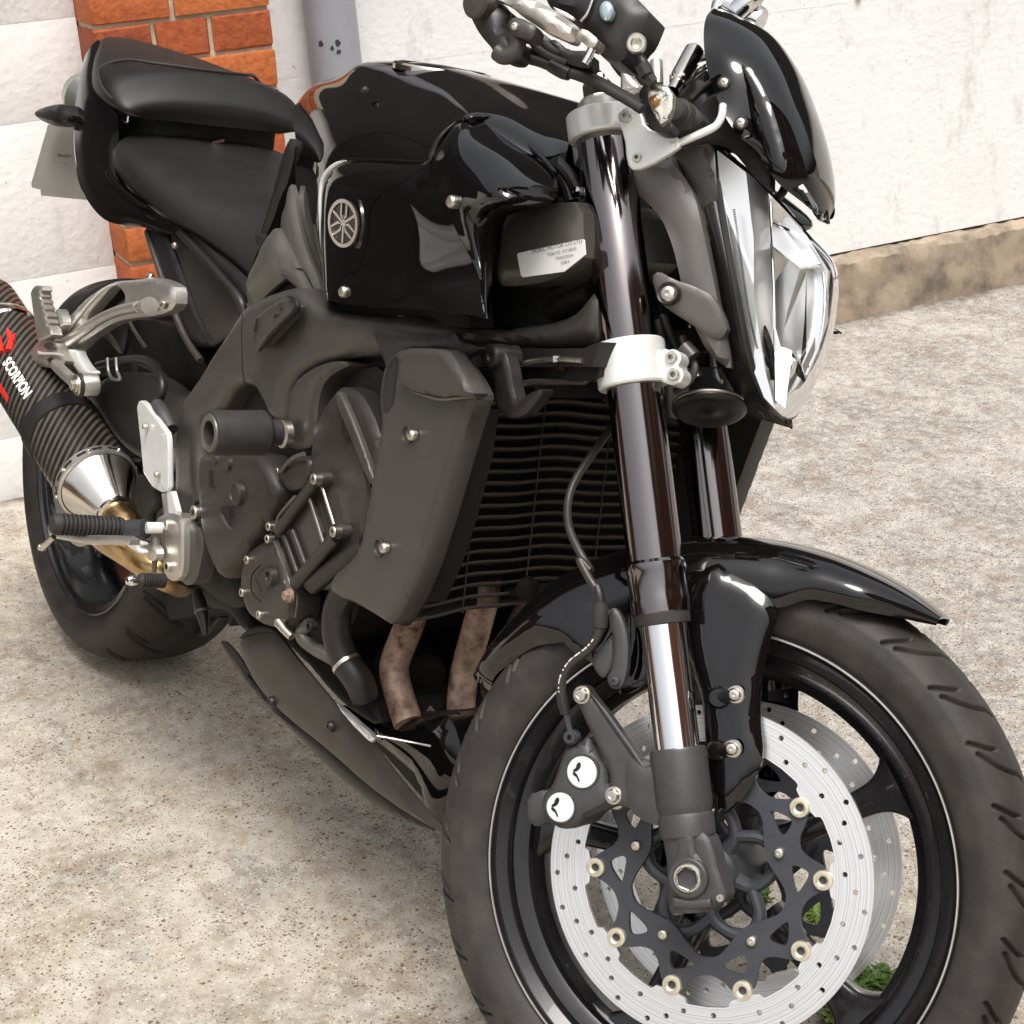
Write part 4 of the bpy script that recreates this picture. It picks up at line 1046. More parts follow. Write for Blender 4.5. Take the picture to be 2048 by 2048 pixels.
# horn
oh = q('K', 9, 868, 860, -.030)
view = (CAM_POS - b_K) @ np.linalg.inv(A_K).T - oh; view /= np.linalg.norm(view)
dn = -(CAM_ROT[1] @ np.linalg.inv(A_K).T); dn /= np.linalg.norm(dn)
hd = .40 * view + .92 * dn; hd /= np.linalg.norm(hd)
HORN = lathe('horn', 'satin', 'K', [(0, -.040), (.010, -.040), (.011, -.026), (.015, -.020), (.030, -.014), (.0345, -.010), (.0372, -.009), (.0372, -.004), (.034, -.001), (.031, 0), (.020, -.001), (.016, -.001), (.006, 0), (.004, .001), (0, .001)], oh, hd, None, 56)
HORN['label'] = 'round black horn'
tube('horn_rim', 'zinc', 'K', [oh + hd * -.0075 + .0370 * (math.cos(a) * basis(hd)[0] + math.sin(a) * basis(hd)[1]) for a in np.linspace(0, 2 * math.pi, 49)], .0017, HORN, 1, 8, False)
puff('horn_stay', 'satin', 'K', Q('K', 9, [(760, 560), (960, 560), (1040, 700), (1000, 740), (880, 730), (740, 740), (720, 640)], -.035), .002, .01, .03, HORN)
tube('horn_terminal', 'zinc', 'K', Q('K', 9, [(905, 575, -.05), (925, 640, -.05), (960, 660, -.05)]), .0030, HORN, 3, 8)
tube('wire', 'grey', 'K', Q('K', 9, [(690, 370, -.07), (730, 480, -.075), (770, 560, -.08), (740, 640, -.08), (650, 720, -.07)]), .0042, HORN, 6, 10)
tube('connector', 'grey', 'K', Q('K', 9, [(700, 430, -.085), (760, 500, -.085)]), [.0085, .0085], HORN, 1, 12)
tube('connector', 'zinc', 'K', Q('K', 9, [(780, 590, -.06), (788, 625, -.06)]), [.005, .005], HORN, 1, 10)
for pts, r in (([(560, 230), (600, 330), (640, 420), (690, 520)], .005), ([(530, 260), (560, 400), (600, 470)], .006), ([(1180, 240), (1250, 420), (1290, 640)], .004)):
    tube('wiring_loom', 'dark', 'K', Q('K', 9, pts, -.06), r, HORN, 5, 10)

# ------------------------------------------------------------ handlebar and controls
HB = tube('handlebar', 'satin', 'K', [(-.50, -.385, 1.055), (-.43, -.30, 1.062), (-.36, -.20, 1.064), (-.335, -.12, 1.050), (-.33, -.05, 1.035), (-.33, .05, 1.035), (-.335, .12, 1.05), (-.36, .20, 1.064), (-.43, .30, 1.062), (-.50, .385, 1.055)], .011, None, 5, 18)
for s in (-1, 1):
    d = np.array([-.08 / .12, s, -.05]); d /= np.linalg.norm(d)
    tube('grip', 'rubber', 'K', [(-.505, s * .39, 1.054), (-.435, s * .285, 1.062)], [.0165, .0165], HB, 1, 20)
    tube('bar_end', 'satin', 'K', [(-.515, s * .405, 1.053), (-.505, s * .39, 1.054)], [.017, .017], HB, 1, 20)
# switch housing / throttle drum, seen at the top left
puff('throttle_housing', 'satin', 'K', Q('K', 18, [(150, -60), (170, 60), (225, 150), (240, 210), (300, 330), (370, 430), (465, 535), (480, 590), (600, 640), (700, 640), (760, 560), (735, 430), (640, 330), (650, 230), (700, 150), (560, 60), (470, -60)], -.275), .012, .02, .03, HB, sm=1)
lathe('housing_boss', 'grey', 'K', [(.014, .012), (.014, -.004), (.012, -.007), (0, -.008)], q('K', 18, 310, 40, -.29), (.2, 1, .2), HB, 28)
tube('cable_elbow', 'grey', 'K', Q('K', 18, [(725, 380, -.28), (745, 480, -.28), (700, 580, -.28), (600, 620, -.28), (520, 570, -.28)]), .008, HB, 6, 12)
puff('switch_block', 'grey', 'K', Q('K', 18, [(640, 240), (700, 190), (790, 200), (950, 280), (930, 400), (880, 440), (720, 400), (650, 330)], -.292), .003, .008, .02, HB, sm=1)
bolt('zinc', 'K', q('K', 18, 716, 292, -.296), .0038, (0, -1, 0), 'dome', HB)
for pts, r in (([(560, 600), (800, 640), (1000, 690), (1200, 770), (1420, 840), (1640, 930), (1932, 1090), (2120, 1210)], .0058), ([(620, 560), (820, 560), (1000, 640), (1200, 720), (1500, 820), (1800, 980), (2100, 1160)], .0055), ([(900, 430), (1000, 560), (1150, 650), (1300, 700)], .006), ([(1040, 480), (1150, 560), (1300, 600), (1450, 680)], .006)):
    tube('throttle_cable', 'rubber', 'K', Q('K', 18, pts, -.235 if r > .0055 else -.225), r * .8, HB, 6, 12)
tube('cable_adjuster', 'satin', 'K', Q('K', 18, [(1110, 720, -.236), (1240, 790, -.236), (1320, 820, -.236)]), [.0062, .0066, .006], HB, 3, 12)
puff('cable_guide', 'satin', 'K', Q('K', 18, [(930, 380), (1040, 370), (1100, 440), (1180, 440), (1240, 520), (1330, 560), (1560, 560), (1570, 760), (1400, 740), (1200, 660), (1160, 540), (1100, 460), (1060, 560), (950, 470)], -.238), .002, .008, .02, HB, sm=1)
# brake lever and perch
LV = puff('brake_lever', 'alu', 'K', Q('K', 18, [(480, -20), (620, 30), (760, 150), (900, 240), (1060, 350), (1200, 410), (1330, 470), (1380, 460), (1400, 400), (1430, 310), (1300, 210), (1150, 110), (980, 20), (900, -30), (600, -60)], -.285), .008, .014, .012, HB, sm=1)
puff('lever_perch', 'zinc', 'K', Q('K', 18, [(1385, 405), (1440, 310), (1530, 340), (1640, 440), (1600, 520), (1540, 530), (1480, 480)], -.272), .002, .006, .02, HB, sm=1)
tube('lever_pin', 'chrome', 'K', Q('K', 18, [(1568, 540, -.268), (1520, 640, -.268), (1485, 700, -.268)]), .0040, HB, 2, 12)
puff('lever_edge', 'silver', 'K', Q('K', 18, [(1140, 75), (1200, 100), (1290, 140), (1370, 195), (1350, 215), (1270, 180), (1170, 120)], -.296), .001, .003, .004, HB)
# reservoir body and window
RES = puff('brake_reservoir', 'satin', 'K', Q('K', 3, [(560, -60), (600, 40), (640, 70), (790, 120), (800, 190), (880, 240), (900, 340), (1020, 380), (1060, 350), (1100, 260), (1150, 210), (1200, 90), (1205, 70), (1130, 0), (1080, -60)], -.235), .008, .02, .045, HB, sm=1)
puff('reservoir_window', 'bluecap', 'K', Q('K', 18, [(1725 + 75 * math.cos(t), 118 + 108 * math.sin(t)) for t in np.linspace(0, 2 * math.pi, 28, endpoint=False)], -.252), .003, .006, .006, HB)
puff('window_ring', 'rubber', 'K', Q('K', 18, [(1720 + 92 * math.cos(t), 118 + 128 * math.sin(t)) for t in np.linspace(0, 2 * math.pi, 28, endpoint=False)], -.249), .001, .003, .006, HB)
tube('bleed_line', 'zinc', 'K', Q('K', 3, [(790, 130, -.246), (830, 80, -.246), (860, 0, -.246), (875, -60, -.246)]), .0016, HB, 5, 8)
lathe('banjo', 'zinc', 'K', [(.0085, .016), (.0085, .004), (.0092, .002), (.0092, -.002), (.0078, -.004), (.0050, -.004), (.0042, .002), (0, .003)], q('K', 3, 1125, 262, -.245), (-.35, 1, .1), HB, 28)
tube('upper_brake_hose', 'satin', 'K', Q('K', 3, [(1128, 300, -.24), (1145, 340, -.238), (1175, 400, -.235), (1210, 480, -.23), (1250, 560, -.20), (1290, 760, -.12)]), [.0036, .0036, .0052, .0052, .0036, .0036], HB, 5, 14)
tube('hose_nut', 'rubber', 'K', Q('K', 3, [(1150, 395, -.238), (1185, 455, -.236)]), [.0064, .0064], HB, 1, 6)
tube('hose_nut', 'rubber', 'K', Q('K', 3, [(1195, 470, -.234), (1225, 500, -.232)]), [.0066, .0064], HB, 1, 6)
# risers and bright cylinders in front of the bars
for (a, b, r, mt, cap) in (((1075, 330, -.08), (1078, 500, -.08), .0062, 'alu', 1), ((1245, 362, -.03), (1252, 520, -.03), .0066, 'alu', 1)):
    p0, p1 = q('K', 3, *a), q('K', 3, *b)
    tube('bar_clamp_post', mt, 'K', [p0, p0 + (p1 - p0) * .06, p1 - (p1 - p0) * .08, p1], [r * .85, r, r, r * .6], HB, 1, 24)
p0, p1 = q('K', 3, 1478, 305, -.055), q('K', 3, 1375, 495, -.085)
d_ = (p1 - p0); L_ = np.linalg.norm(d_)
lathe('ignition_cover', 'polished', 'K', [(0, 0), (.0090, 0), (.0102, .002), (.0102, L_ * .92), (.0088, L_ * .96), (.0086, L_ * 1.02), (.0066, L_ * 1.04), (.0064, L_ * 1.3)], p0, d_, HB, 40)
tube('key_barrel', 'chrome', 'K', Q('K', 3, [(1500, 350, -.05), (1560, 330, -.05)]), [.005, .005], HB, 1, 16)
puff('bar_riser', 'alu', 'K', Q('K', 3, [(1030, 420), (1045, 400), (1120, 500), (1170, 520), (1160, 550), (1100, 575), (1060, 560), (1040, 620), (1030, 560)], -.09), .003, .006, .03, HB, sm=1)
puff('yoke_casting', 'alu', 'K', Q('K', 3, [(880, 560), (920, 520), (1010, 560), (1060, 620), (1050, 670), (1000, 660), (960, 640), (930, 650)], -.085), .003, .008, .03, HB, sm=1)
# mirror mount / clutch-side chrome barrel above the cowl
p0 = q('K', 4, 240, 60, .10); 
CH = tube('clutch_perch', 'chrome', 'K', Q('K', 4, [(100, 10, .10), (190, 40, .10), (290, 95, .10), (365, 130, .10)]), [.013, .014, .016, .014], HB, 5, 24)
tube('perch_collar', 'chrome', 'K', Q('K', 4, [(215, 75, .085), (290, 10, .085), (330, -40, .085)]), [.012, .013, .012], HB, 4, 20)
tube('mirror_stem', 'chrome', 'K', Q('K', 4, [(95, 60, .09), (120, -10, .09), (150, -60, .09)]), .006, HB, 4, 14)
# ------------------------------------------------------------ tank and covers (bike frame)
def G2(z, rows): return np.array([[q('B', z, *p) for p in r] for r in rows])
tank_rows = [
    [(265, 1830, -.105), (150, 1450, -.115), (98, 1150, -.112), (98, 850, -.08), (122, 650, 0)],
    [(285, 1700, -.125), (235, 1350, -.148), (225, 1080, -.145), (228, 760, -.11), (250, 515, 0)],
    [(300, 1400, -.135), (330, 1200, -.156), (400, 965, -.158), (385, 690, -.122), (420, 455, 0)],
    [(420, 1300, -.145), (560, 1150, -.162), (640, 985, -.170), (600, 640, -.128), (560, 377, 0)],
    [(700, 1300, -.150), (820, 1150, -.166), (860, 975, -.176), (860, 640, -.125), (840, 372, 0)],
    [(1000, 1200, -.145), (1060, 1000, -.160), (1090, 735, -.158), (1060, 560, -.10), (1100, 425, 0)],
    [(1300, 1150, -.125), (1400, 950, -.13), (1350, 720, -.118), (1330, 600, -.078), (1340, 505, 0)],
    [(1500, 1150, -.105), (1600, 1000, -.105), (1560, 790, -.086), (1540, 690, -.05), (1530, 600, 0)],
    [(1640, 1200, -.080), (1700, 1050, -.08), (1740, 880, -.06), (1760, 800, -.03), (1790, 745, 0)]]
TANK = patch('fuel_tank', 'gloss', 'B', G2(2, tank_rows), None, 7, .003, False, False, 60, centre=True, relax=22)
TANK['label'] = 'gloss black fuel tank with side covers'
sp = [
    [(300, 1815, -.135), (278, 1812, -.178), (480, 1848, -.184), (750, 1862, -.200), (1000, 1884, -.216), (1245, 1918, -.228)],
    [(295, 1750, -.130), (270, 1750, -.176), (465, 1765, -.187), (730, 1770, -.197), (960, 1780, -.207), (1218, 1790, -.213)],
    [(290, 1640, -.125), (264, 1640, -.172), (450, 1640, -.186), (700, 1640, -.194), (920, 1640, -.197), (1188, 1640, -.196)],
    [(272, 1380, -.122), (248, 1380, -.164), (420, 1370, -.183), (630, 1350, -.194), (820, 1340, -.201), (1038, 1340, -.199)],
    [(275, 1120, -.126), (252, 1120, -.160), (380, 1125, -.182), (560, 1130, -.194), (740, 1130, -.199), (935, 1112, -.194)],
    [(340, 1030, -.128), (318, 1018, -.160), (440, 976, -.170), (600, 976, -.178), (760, 984, -.184), (905, 968, -.186)],
    [(350, 1045, -.12), (330, 1028, -.145), (445, 990, -.15), (600, 990, -.155), (760, 998, -.16), (905, 985, -.16)]]
SIDE = patch('tank_side_cover', 'gloss', 'B', G2(2, sp), None, 7, .0025, True, True, 38, relax=5)
SIDE['label'] = 'gloss black tank side cover'
# the black cover's rear bevel: its sky highlight is put into silver colour
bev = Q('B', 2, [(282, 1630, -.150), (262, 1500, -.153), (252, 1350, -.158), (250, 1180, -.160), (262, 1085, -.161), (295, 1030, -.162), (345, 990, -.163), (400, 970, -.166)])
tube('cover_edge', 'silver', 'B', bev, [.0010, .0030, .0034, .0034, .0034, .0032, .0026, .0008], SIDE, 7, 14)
bev2 = Q('B', 2, [(372, 958, -.168), (500, 968, -.172), (680, 975, -.180), (850, 985, -.186), (905, 965, -.187), (935, 900, -.184), (975, 820, -.180), (1060, 735, -.168)])
tube('cover_edge', 'gloss', 'B', bev2, [.001, .0026, .003, .0034, .0036, .0034, .003, .001], SIDE, 7, 12)
sc = [
    [(1246, 1912, -.230), (1254, 1900, -.224), (1262, 1880, -.208), (1270, 1870, -.185)],
    [(1219, 1790, -.215), (1240, 1775, -.208), (1262, 1760, -.192), (1280, 1720, -.165)],
    [(1190, 1640, -.198), (1225, 1620, -.192), (1258, 1600, -.177), (1290, 1560, -.150)],
    [(1040, 1340, -.201), (1130, 1330, -.203), (1240, 1330, -.185), (1350, 1300, -.150)],
    [(940, 1140, -.196), (1090, 1120, -.204), (1330, 1185, -.203), (1640, 1228, -.150)],
    [(922, 975, -.188), (1080, 930, -.198), (1330, 960, -.176), (1655, 1050, -.115)],
    [(962, 850, -.178), (1070, 790, -.180), (1250, 800, -.152), (1480, 880, -.105)],
    [(1058, 737, -.158), (1130, 716, -.155), (1240, 708, -.132), (1350, 765, -.10)]]
SCO = patch('tank_air_scoop', 'gloss', 'B', G2(2, sc), None, 7, .0025, True, True, 45, relax=5)
SCO['label'] = 'pointed gloss black scoop of the tank cover'
tube('cover_edge', 'gloss', 'B', Q('B', 2, [(1062, 730, -.160), (1150, 712, -.158), (1240, 706, -.136), (1320, 745, -.116), (1420, 810, -.112), (1560, 930, -.112), (1660, 1040, -.117)]), [.001, .0026, .003, .0032, .0034, .0030, .002], SCO, 7, 12)
bolt('zinc', 'B', q('B', 2, 385, 1762, -.186), .0066, (.1, -1, 0), 'dome', SIDE)
bolt('zinc', 'B', q('B', 2, 1040, 1218, -.207), .0066, (.1, -1, 0), 'dome', SCO)
bolt('satin', 'B', q('B', 2, 510, 545, -.122), .005, (-.3, -1, .6), 'dome', TANK)
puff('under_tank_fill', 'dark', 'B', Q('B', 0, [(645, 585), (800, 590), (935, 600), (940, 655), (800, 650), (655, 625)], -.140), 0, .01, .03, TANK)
# filler cap
fc = q('B', 2, 985, 397, 0.); fd = np.array([.035, 0, 1.])
lathe('filler_cap', 'polished', 'B', [(.060, -.008), (.060, -.002), (.058, .0005), (.053, .0015), (.050, .0), (.048, -.0005), (.038, .001), (.028, .0030), (0, .004)], fc - fd * .003, fd, TANK, 64)
# emblem: ring with three crossed tuning forks
ec = q('B', 20, 498, 690, -.1925); eu, ew = np.array([.985, .16, .0]), np.array([.05, -.06, 1.])
eu /= np.linalg.norm(eu); ew -= eu * (ew @ eu); ew /= np.linalg.norm(ew); en = np.cross(eu, ew); en *= -np.sign(en[1]) if en[1] > 0 else 1
# a plane turned to follow the cover
def E3(u, v, h): return ec + eu * u * 1.0 + ew * v + en * h
def eflat(name, mt, loops, h0, h1, parent):
    L = [np.array([[u, 0, v] for u, v in l]) for l in loops]
    V, F = puff_vf(L, 0, .01, h1 - h0, None, -1, 1, (0, 0, 0)); V = np.array([E3(v[0], v[2], h1 + (-v[1])) for v in V])
    return add(name, mt, 'B', V, F, parent, 30)
def ell(r, n=48): return [(r * math.cos(t), r * math.sin(t)) for t in np.linspace(0, 2 * math.pi, n, endpoint=False)]
if en[1] > 0: en = -en
EM = eflat('emblem', 'polished', [ell(.0262), ell(.0222)], 0, .0032, TANK)
eflat('emblem_field', 'gloss', [ell(.0222)], 0, .0008, TANK)
for k in range(3):
    a = math.radians(90 + 120 * k); ca, sa = math.cos(a), math.sin(a)
    def R_(p): return [(x * ca - y * sa, x * sa + y * ca) for x, y in p]
    for sgn in (-1, 1):
        eflat('tuning_fork', 'polished', [R_([(.004, sgn * .0014), (.0075, sgn * .0058), (.0175, sgn * .0058), (.0215, sgn * .0052), (.0215, sgn * .0036), (.0085, sgn * .0030), (.006, sgn * .0012)][::sgn])], 0, .0026, EM)
    eflat('tuning_fork', 'polished', [R_([(-.0215, -.0016), (.0045, -.0014), (.0045, .0014), (-.0215, .0016)])], 0, .0022 + .0001 * k, EM)
# ------------------------------------------------------------ seats
def sections(name, mt, secs, parent=None, sharp=60, n=4):
    """secs: (x, [(y,z)...] near half from the bottom edge to the centre)"""
    G = np.array([[(x if len(p) < 3 else p[2], p[0], p[1]) for p in pr] for x, pr in secs], float)
    return patch(name, mt, 'B', G, parent, n, .006, True, False, sharp, centre=True)
SEAT = patch('rider_seat', 'seat', 'B', np.array([
    [(-1.345, -.105, .800), (-1.350, -.120, .825), (-1.352, -.115, .850), (-1.350, -.075, .858), (-1.348, 0, .860)],
    [(-1.325, -.125, .788), (-1.325, -.145, .815), (-1.325, -.135, .848), (-1.325, -.085, .860), (-1.325, 0, .862)],
    [(-1.24, -.133, .772), (-1.24, -.154, .800), (-1.24, -.140, .830), (-1.24, -.085, .838), (-1.24, 0, .840)],
    [(-1.14, -.130, .758), (-1.14, -.150, .782), (-1.14, -.130, .810), (-1.14, -.075, .820), (-1.14, 0, .823)],
    [(-1.05, -.118, .744), (-1.05, -.136, .765), (-1.05, -.115, .795), (-1.05, -.065, .812), (-1.05, 0, .818)],
    [(-.97, -.104, .722), (-.97, -.118, .745), (-.97, -.096, .785), (-.97, -.055, .812), (-.97, 0, .822)],
    [(-.925, -.098, .700), (-.925, -.108, .730), (-.925, -.088, .78), (-.925, -.05, .815), (-.925, 0, .83)]]), None, 6, .006, False, False, 60, centre=True)
SEAT['label'] = 'black vinyl rider seat'
PIL = patch('pillion_seat', 'seat', 'B', np.array([
    [(-1.70, -.034, .935), (-1.70, -.036, .955), (-1.70, -.034, .978), (-1.70, -.02, .986), (-1.70, 0, .988)],
    [(-1.66, -.045, .925), (-1.66, -.052, .950), (-1.66, -.048, .978), (-1.66, -.03, .986), (-1.66, 0, .988)],
    [(-1.55, -.085, .905), (-1.55, -.100, .930), (-1.55, -.094, .964), (-1.55, -.06, .976), (-1.55, 0, .979)],
    [(-1.44, -.118, .893), (-1.44, -.140, .915), (-1.44, -.132, .948), (-1.44, -.08, .962), (-1.44, 0, .966)],
    [(-1.36, -.128, .888), (-1.36, -.154, .905), (-1.36, -.144, .936), (-1.36, -.085, .954), (-1.36, 0, .960)],
    [(-1.325, -.126, .886), (-1.318, -.152, .898), (-1.325, -.138, .922), (-1.330, -.08, .944), (-1.332, 0, .952)],
    [(-1.312, -.118, .885), (-1.300, -.136, .892), (-1.300, -.122, .902), (-1.298, -.07, .914), (-1.296, 0, .918)],
    [(-1.32, -.105, .882), (-1.31, -.110, .883), (-1.308, -.100, .884), (-1.304, -.06, .885), (-1.30, 0, .885)]]), None, 6, .006, False, False, 60, centre=True)
PIL['label'] = 'black pillion seat with a padded front bolster'
hp = [(-1.325, -.1535, .905), (-1.375, -.1545, .922), (-1.43, -.135, .9445), (-1.41, -.105, .9605), (-1.37, -.07, .9620), (-1.352, 0, .9620)]
hp = np.array(hp + [(x, -y, z) for x, y, z in hp[::-1][1:]])
tube('seat_piping', 'rubber', 'B', hp, .0026, PIL, 8, 8)
# dark base between the seats
V, F = box_vf((-1.62, -.085, .80), (-1.33, .115, .90), .01); add('seat_base', 'dark', 'B', V, F, PIL)
V, F = box_vf((-1.40, -.10, .74), (-.92, .10, .775), .01); add('seat_base', 'dark', 'B', V, F, SEAT)
lathe('seat_catch', 'chrome', 'B', [(0, 0), (.004, 0), (.004, .02), (0, .02)], q('B', 1, 1275, 862, -.0), (0, 1, .3), SEAT, 10)
tube('grab_hook', 'chrome', 'B', Q('B', 1, [(765, 660, -.11), (775, 690, -.112), (768, 740, -.112), (742, 720, -.112)]), .0022, PIL, 4, 8)
# tail side panel
tr = [
    [(600, 245, -.045), (585, 255, -.055), (545, 300, -.066), (520, 350, -.066)],
    [(645, 400, -.080), (600, 400, -.088), (530, 430, -.096), (488, 470, -.094)],
    [(690, 560, -.105), (620, 570, -.114), (520, 600, -.119), (462, 650, -.114)],
    [(725, 760, -.122), (640, 780, -.132), (530, 800, -.134), (452, 810, -.126)],
    [(715, 950, -.130), (650, 960, -.142), (550, 970, -.141), (462, 960, -.131)],
    [(750, 1110, -.136), (690, 1130, -.147), (580, 1140, -.145), (500, 1140, -.135)],
    [(890, 1235, -.138), (830, 1265, -.147), (720, 1290, -.146), (640, 1322, -.136)],
    [(990, 1320, -.134), (960, 1335, -.138), (900, 1348, -.140), (850, 1360, -.136)],
    [(1085, 1385, -.132), (1075, 1392, -.133), (1060, 1402, -.133), (1040, 1412, -.132)]]
TAIL = patch('tail_side_panel', 'tail', 'B', G2(1, tr), None, 6, .0025, False, True, 45, relax=6)
TAIL['label'] = 'gloss black tail side panel'
tube('panel_edge', 'silver', 'B', Q('B', 1, [(530, 330, -.067), (492, 465, -.095), (465, 650, -.115), (455, 810, -.127), (463, 960, -.132), (502, 1140, -.136), (560, 1250, -.137)]), [.001, .0022, .0024, .0024, .0024, .002, .001], TAIL, 6, 8)
puff('tail_inner', 'dark', 'B', Q('B', 1, [(600, 260), (640, 420), (690, 600), (700, 900), (760, 1080), (900, 1210), (700, 1150), (560, 1000), (520, 700), (560, 420)], -.03), 0, .01, .06, TAIL)
puff('panel_highlight_lip', 'tail', 'B', Q('B', 1, [(640, 1010), (700, 1100), (800, 1190), (900, 1250), (870, 1260), (780, 1215), (690, 1130), (640, 1060)], -.150), .002, .004, .003, TAIL, sm=1)
TL = lathe('tail_light', 'tl', 'B', [(0, -.03), (.03, -.025), (.045, 0), (.04, .03), (0, .045)], q('B', 1, 540, 600, .02), (-1, 0, .2), None, 24)
tube('rear_indicator_stalk', 'satin', 'B', Q('B', 16, [(1030, 1830, -.14), (1060, 1835, -.14), (1090, 1840, -.135)]), .006, TL, 3, 10)
puff('rear_indicator', 'satin', 'B', Q('B', 16, [(530, 1745), (600, 1690), (740, 1640), (900, 1610), (990, 1610), (1030, 1680), (1070, 1760), (1060, 1850), (1030, 1900), (900, 1960), (760, 1920), (620, 1850), (560, 1800)], -.14), .010, .02, .02, TL, sm=1)
NP = puff('number_plate', 'plate', 'B', Q('B', 1, [(300, 755), (290, 750), (188, 1110), (193, 1132), (245, 1145), (247, 1180), (600, 1215), (620, 700)], -.10), 0, .01, .003, None)
NP['label'] = 'grey back of the number plate'
V, F = text_mesh('Made in the U.K.', .009)
if len(V):
    V[:, 0] -= V[:, 0].mean(); o_ = q('B', 1, 385, 940, -.1006); u_ = q('B', 1, 485, 948, -.1006) - o_; u_ /= np.linalg.norm(u_); w_ = q('B', 1, 375, 900, -.1006) - o_; w_ -= u_ * (w_ @ u_); w_ /= np.linalg.norm(w_)
    add('plate_print', 'dark', 'B', [o_ + u_ * a[0] * 1.0 + w_ * a[1] for a in V], F, NP, 0)
V, F = text_mesh('-- --- -- ---- ---', .007)
if len(V): add('plate_print', 'dark', 'B', [o_ + u_ * a[0] + w_ * (a[1] - .011) for a in V - [V[:, 0].mean(), 0, 0]], F, NP, 0)

# ------------------------------------------------------------ frame
def zz(z, pts): ox, oy, s = ZF[z]; return [(ox + s * x, oy + s * y) for x, y in pts]
beam = zz(6, [(455, 690), (500, 600), (600, 450), (700, 300), (760, 200), (900, 130), (1050, 80), (1170, 55), (1290, 185), (1400, 245), (1600, 272), (1932, 290)]) + zz(8, [(300, 222), (600, 260), (850, 315), (990, 335), (1100, 305), (1300, 282), (1440, 235), (1530, 150), (1590, 60), (1650, 100), (1640, 300), (1600, 385), (1500, 432), (1250, 436), (1000, 430), (700, 430), (400, 470), (0, 498)]) + zz(6, [(1750, 578), (1450, 620), (1290, 670), (1180, 740), (1120, 820), (1085, 930), (1070, 1100), (1010, 1110), (960, 1070), (900, 930), (830, 820), (740, 815), (680, 860), (640, 930), (590, 1010), (500, 1050), (430, 1120), (415, 1300), (430, 1600), (442, 1932)]) + zz(7, [(350, 380), (330, 600), (288, 850), (230, 860), (190, 840), (185, 400), (187, 0)]) + zz(6, [(222, 1400), (240, 1100), (272, 950)])
def fdep(x):
    # the beams close in towards the steering head
    t = min(1, max(0, (x + .56) / .34)); return -.165 + .066 * t * t * (3 - 2 * t)
b3 = np.array([qs('B', 0, px, py, fdep) for px, py in beam])
b3 = chaikin(b3, 1); b3[:, 1] = [fdep(x) for x in b3[:, 0]]
V, F = puff_vf([b3], .011, .022, .03, step=.006, plane=fdep)
FRM = add('main_frame', 'frame', 'B', V, F, None, 40); add('main_frame', 'frame', 'B', V * [1, -1, 1], [f[::-1] for f in F], None, 40); FRM['label'] = 'graphite cast frame beam with triangular pivot plate'
# inner web of the hanger and its darker return face
puff('engine_hanger', 'frame', 'B', Q('B', 6, [(1075, 960), (1095, 850), (1150, 760), (1290, 665), (1450, 620), (1560, 650), (1420, 720), (1340, 800), (1300, 950), (1290, 1100), (1262, 1290), (1150, 1312), (1040, 1285), (1062, 1180)], -.172), .006, .018, .05, FRM, sm=1)
puff('frame_underside', 'satin', 'B', zz and Q('B', 8, [(0, 500), (400, 475), (700, 440), (1250, 446), (1500, 440), (1600, 400), (1560, 560), (1100, 560), (700, 560), (200, 560)], -.13), .0, .01, .03, FRM)
puff('frame_badge_pad', 'frame', 'B', Q('B', 6, [(790, 330), (860, 250), (950, 190), (1050, 135), (1100, 150), (1135, 200), (1120, 250), (1060, 310), (960, 420), (850, 540), (820, 520)], -.194), .003, .010, .012, FRM, sm=2)
tube('pad_groove', 'dark', 'B', Q('B', 6, [(1065, 125, -.197), (1120, 155, -.198), (1140, 205, -.198), (1100, 265, -.198), (1010, 350, -.198), (920, 450, -.198), (845, 545, -.197)]), [.001, .0028, .0036, .003, .0028, .003, .002], FRM, 6, 8)
for x, y, dx, dy in ((822, 345, 12, 50), (1005, 205, -10, 22), (970, 275, 8, 14)):
    tube('scratch', 'dark', 'B', Q('B', 6, [(x - dx, y + dy, -.199), (x, y, -.1995), (x + dx * .6, y - dy, -.199)]), .0012, FRM, 3, 6)
tube('casting_seam', 'dark', 'B', Q('B', 6, [(712, 260, -.1935), (708, 450, -.195), (712, 620, -.194), (722, 760, -.190), (738, 812, -.184)]), .0008, FRM, 6, 6)
# pivot bolts
for z, x, y, r in ((7, 308, 400, .0135),):
    c = q('B', z, x, y, -.196); lathe('pivot_recess', 'dark', 'B', [(.0150, .004), (.0150, -.0005), (.0135, -.001), (.0110, .003)], c, (0, 1, 0), FRM, 28)
    bolt('zinc', 'B', c + [0, -.001, 0], .0090, (0, -1, 0), 'socket', FRM)
# rear subframe, panels under the seat
SUB = puff('rear_subframe', 'satin', 'B', Q('B', 1, [(860, 1360), (1000, 1385), (1045, 1500), (1120, 1700), (1215, 1960), (1290, 2080), (1240, 2100), (1120, 2080), (1000, 1800), (930, 1560)], -.118), .006, .014, .022, None, mirror=True, sm=1)
tube('subframe_rail', 'satin', 'B', Q('B', 1, [(1075, 1385, -.128), (1180, 1500, -.130), (1320, 1660, -.132), (1440, 1800, -.132), (1480, 1900, -.128)]), .0065, SUB, 5, 14)
tube('subframe_edge', 'frame', 'B', Q('B', 1, [(890, 1400, -.124), (960, 1620, -.126), (1040, 1850, -.128), (1120, 2040, -.128), (1210, 2180, -.126)]), .0050, SUB, 5, 14)
puff('side_panel', 'grey', 'B', Q('B', 1, [(1020, 1410), (1075, 1420), (1180, 1540), (1320, 1700), (1450, 1850), (1465, 1900), (1430, 1990), (1240, 2130), (1180, 1900), (1100, 1680), (1045, 1500)], -.112), .003, .01, .006, SUB, sm=1)
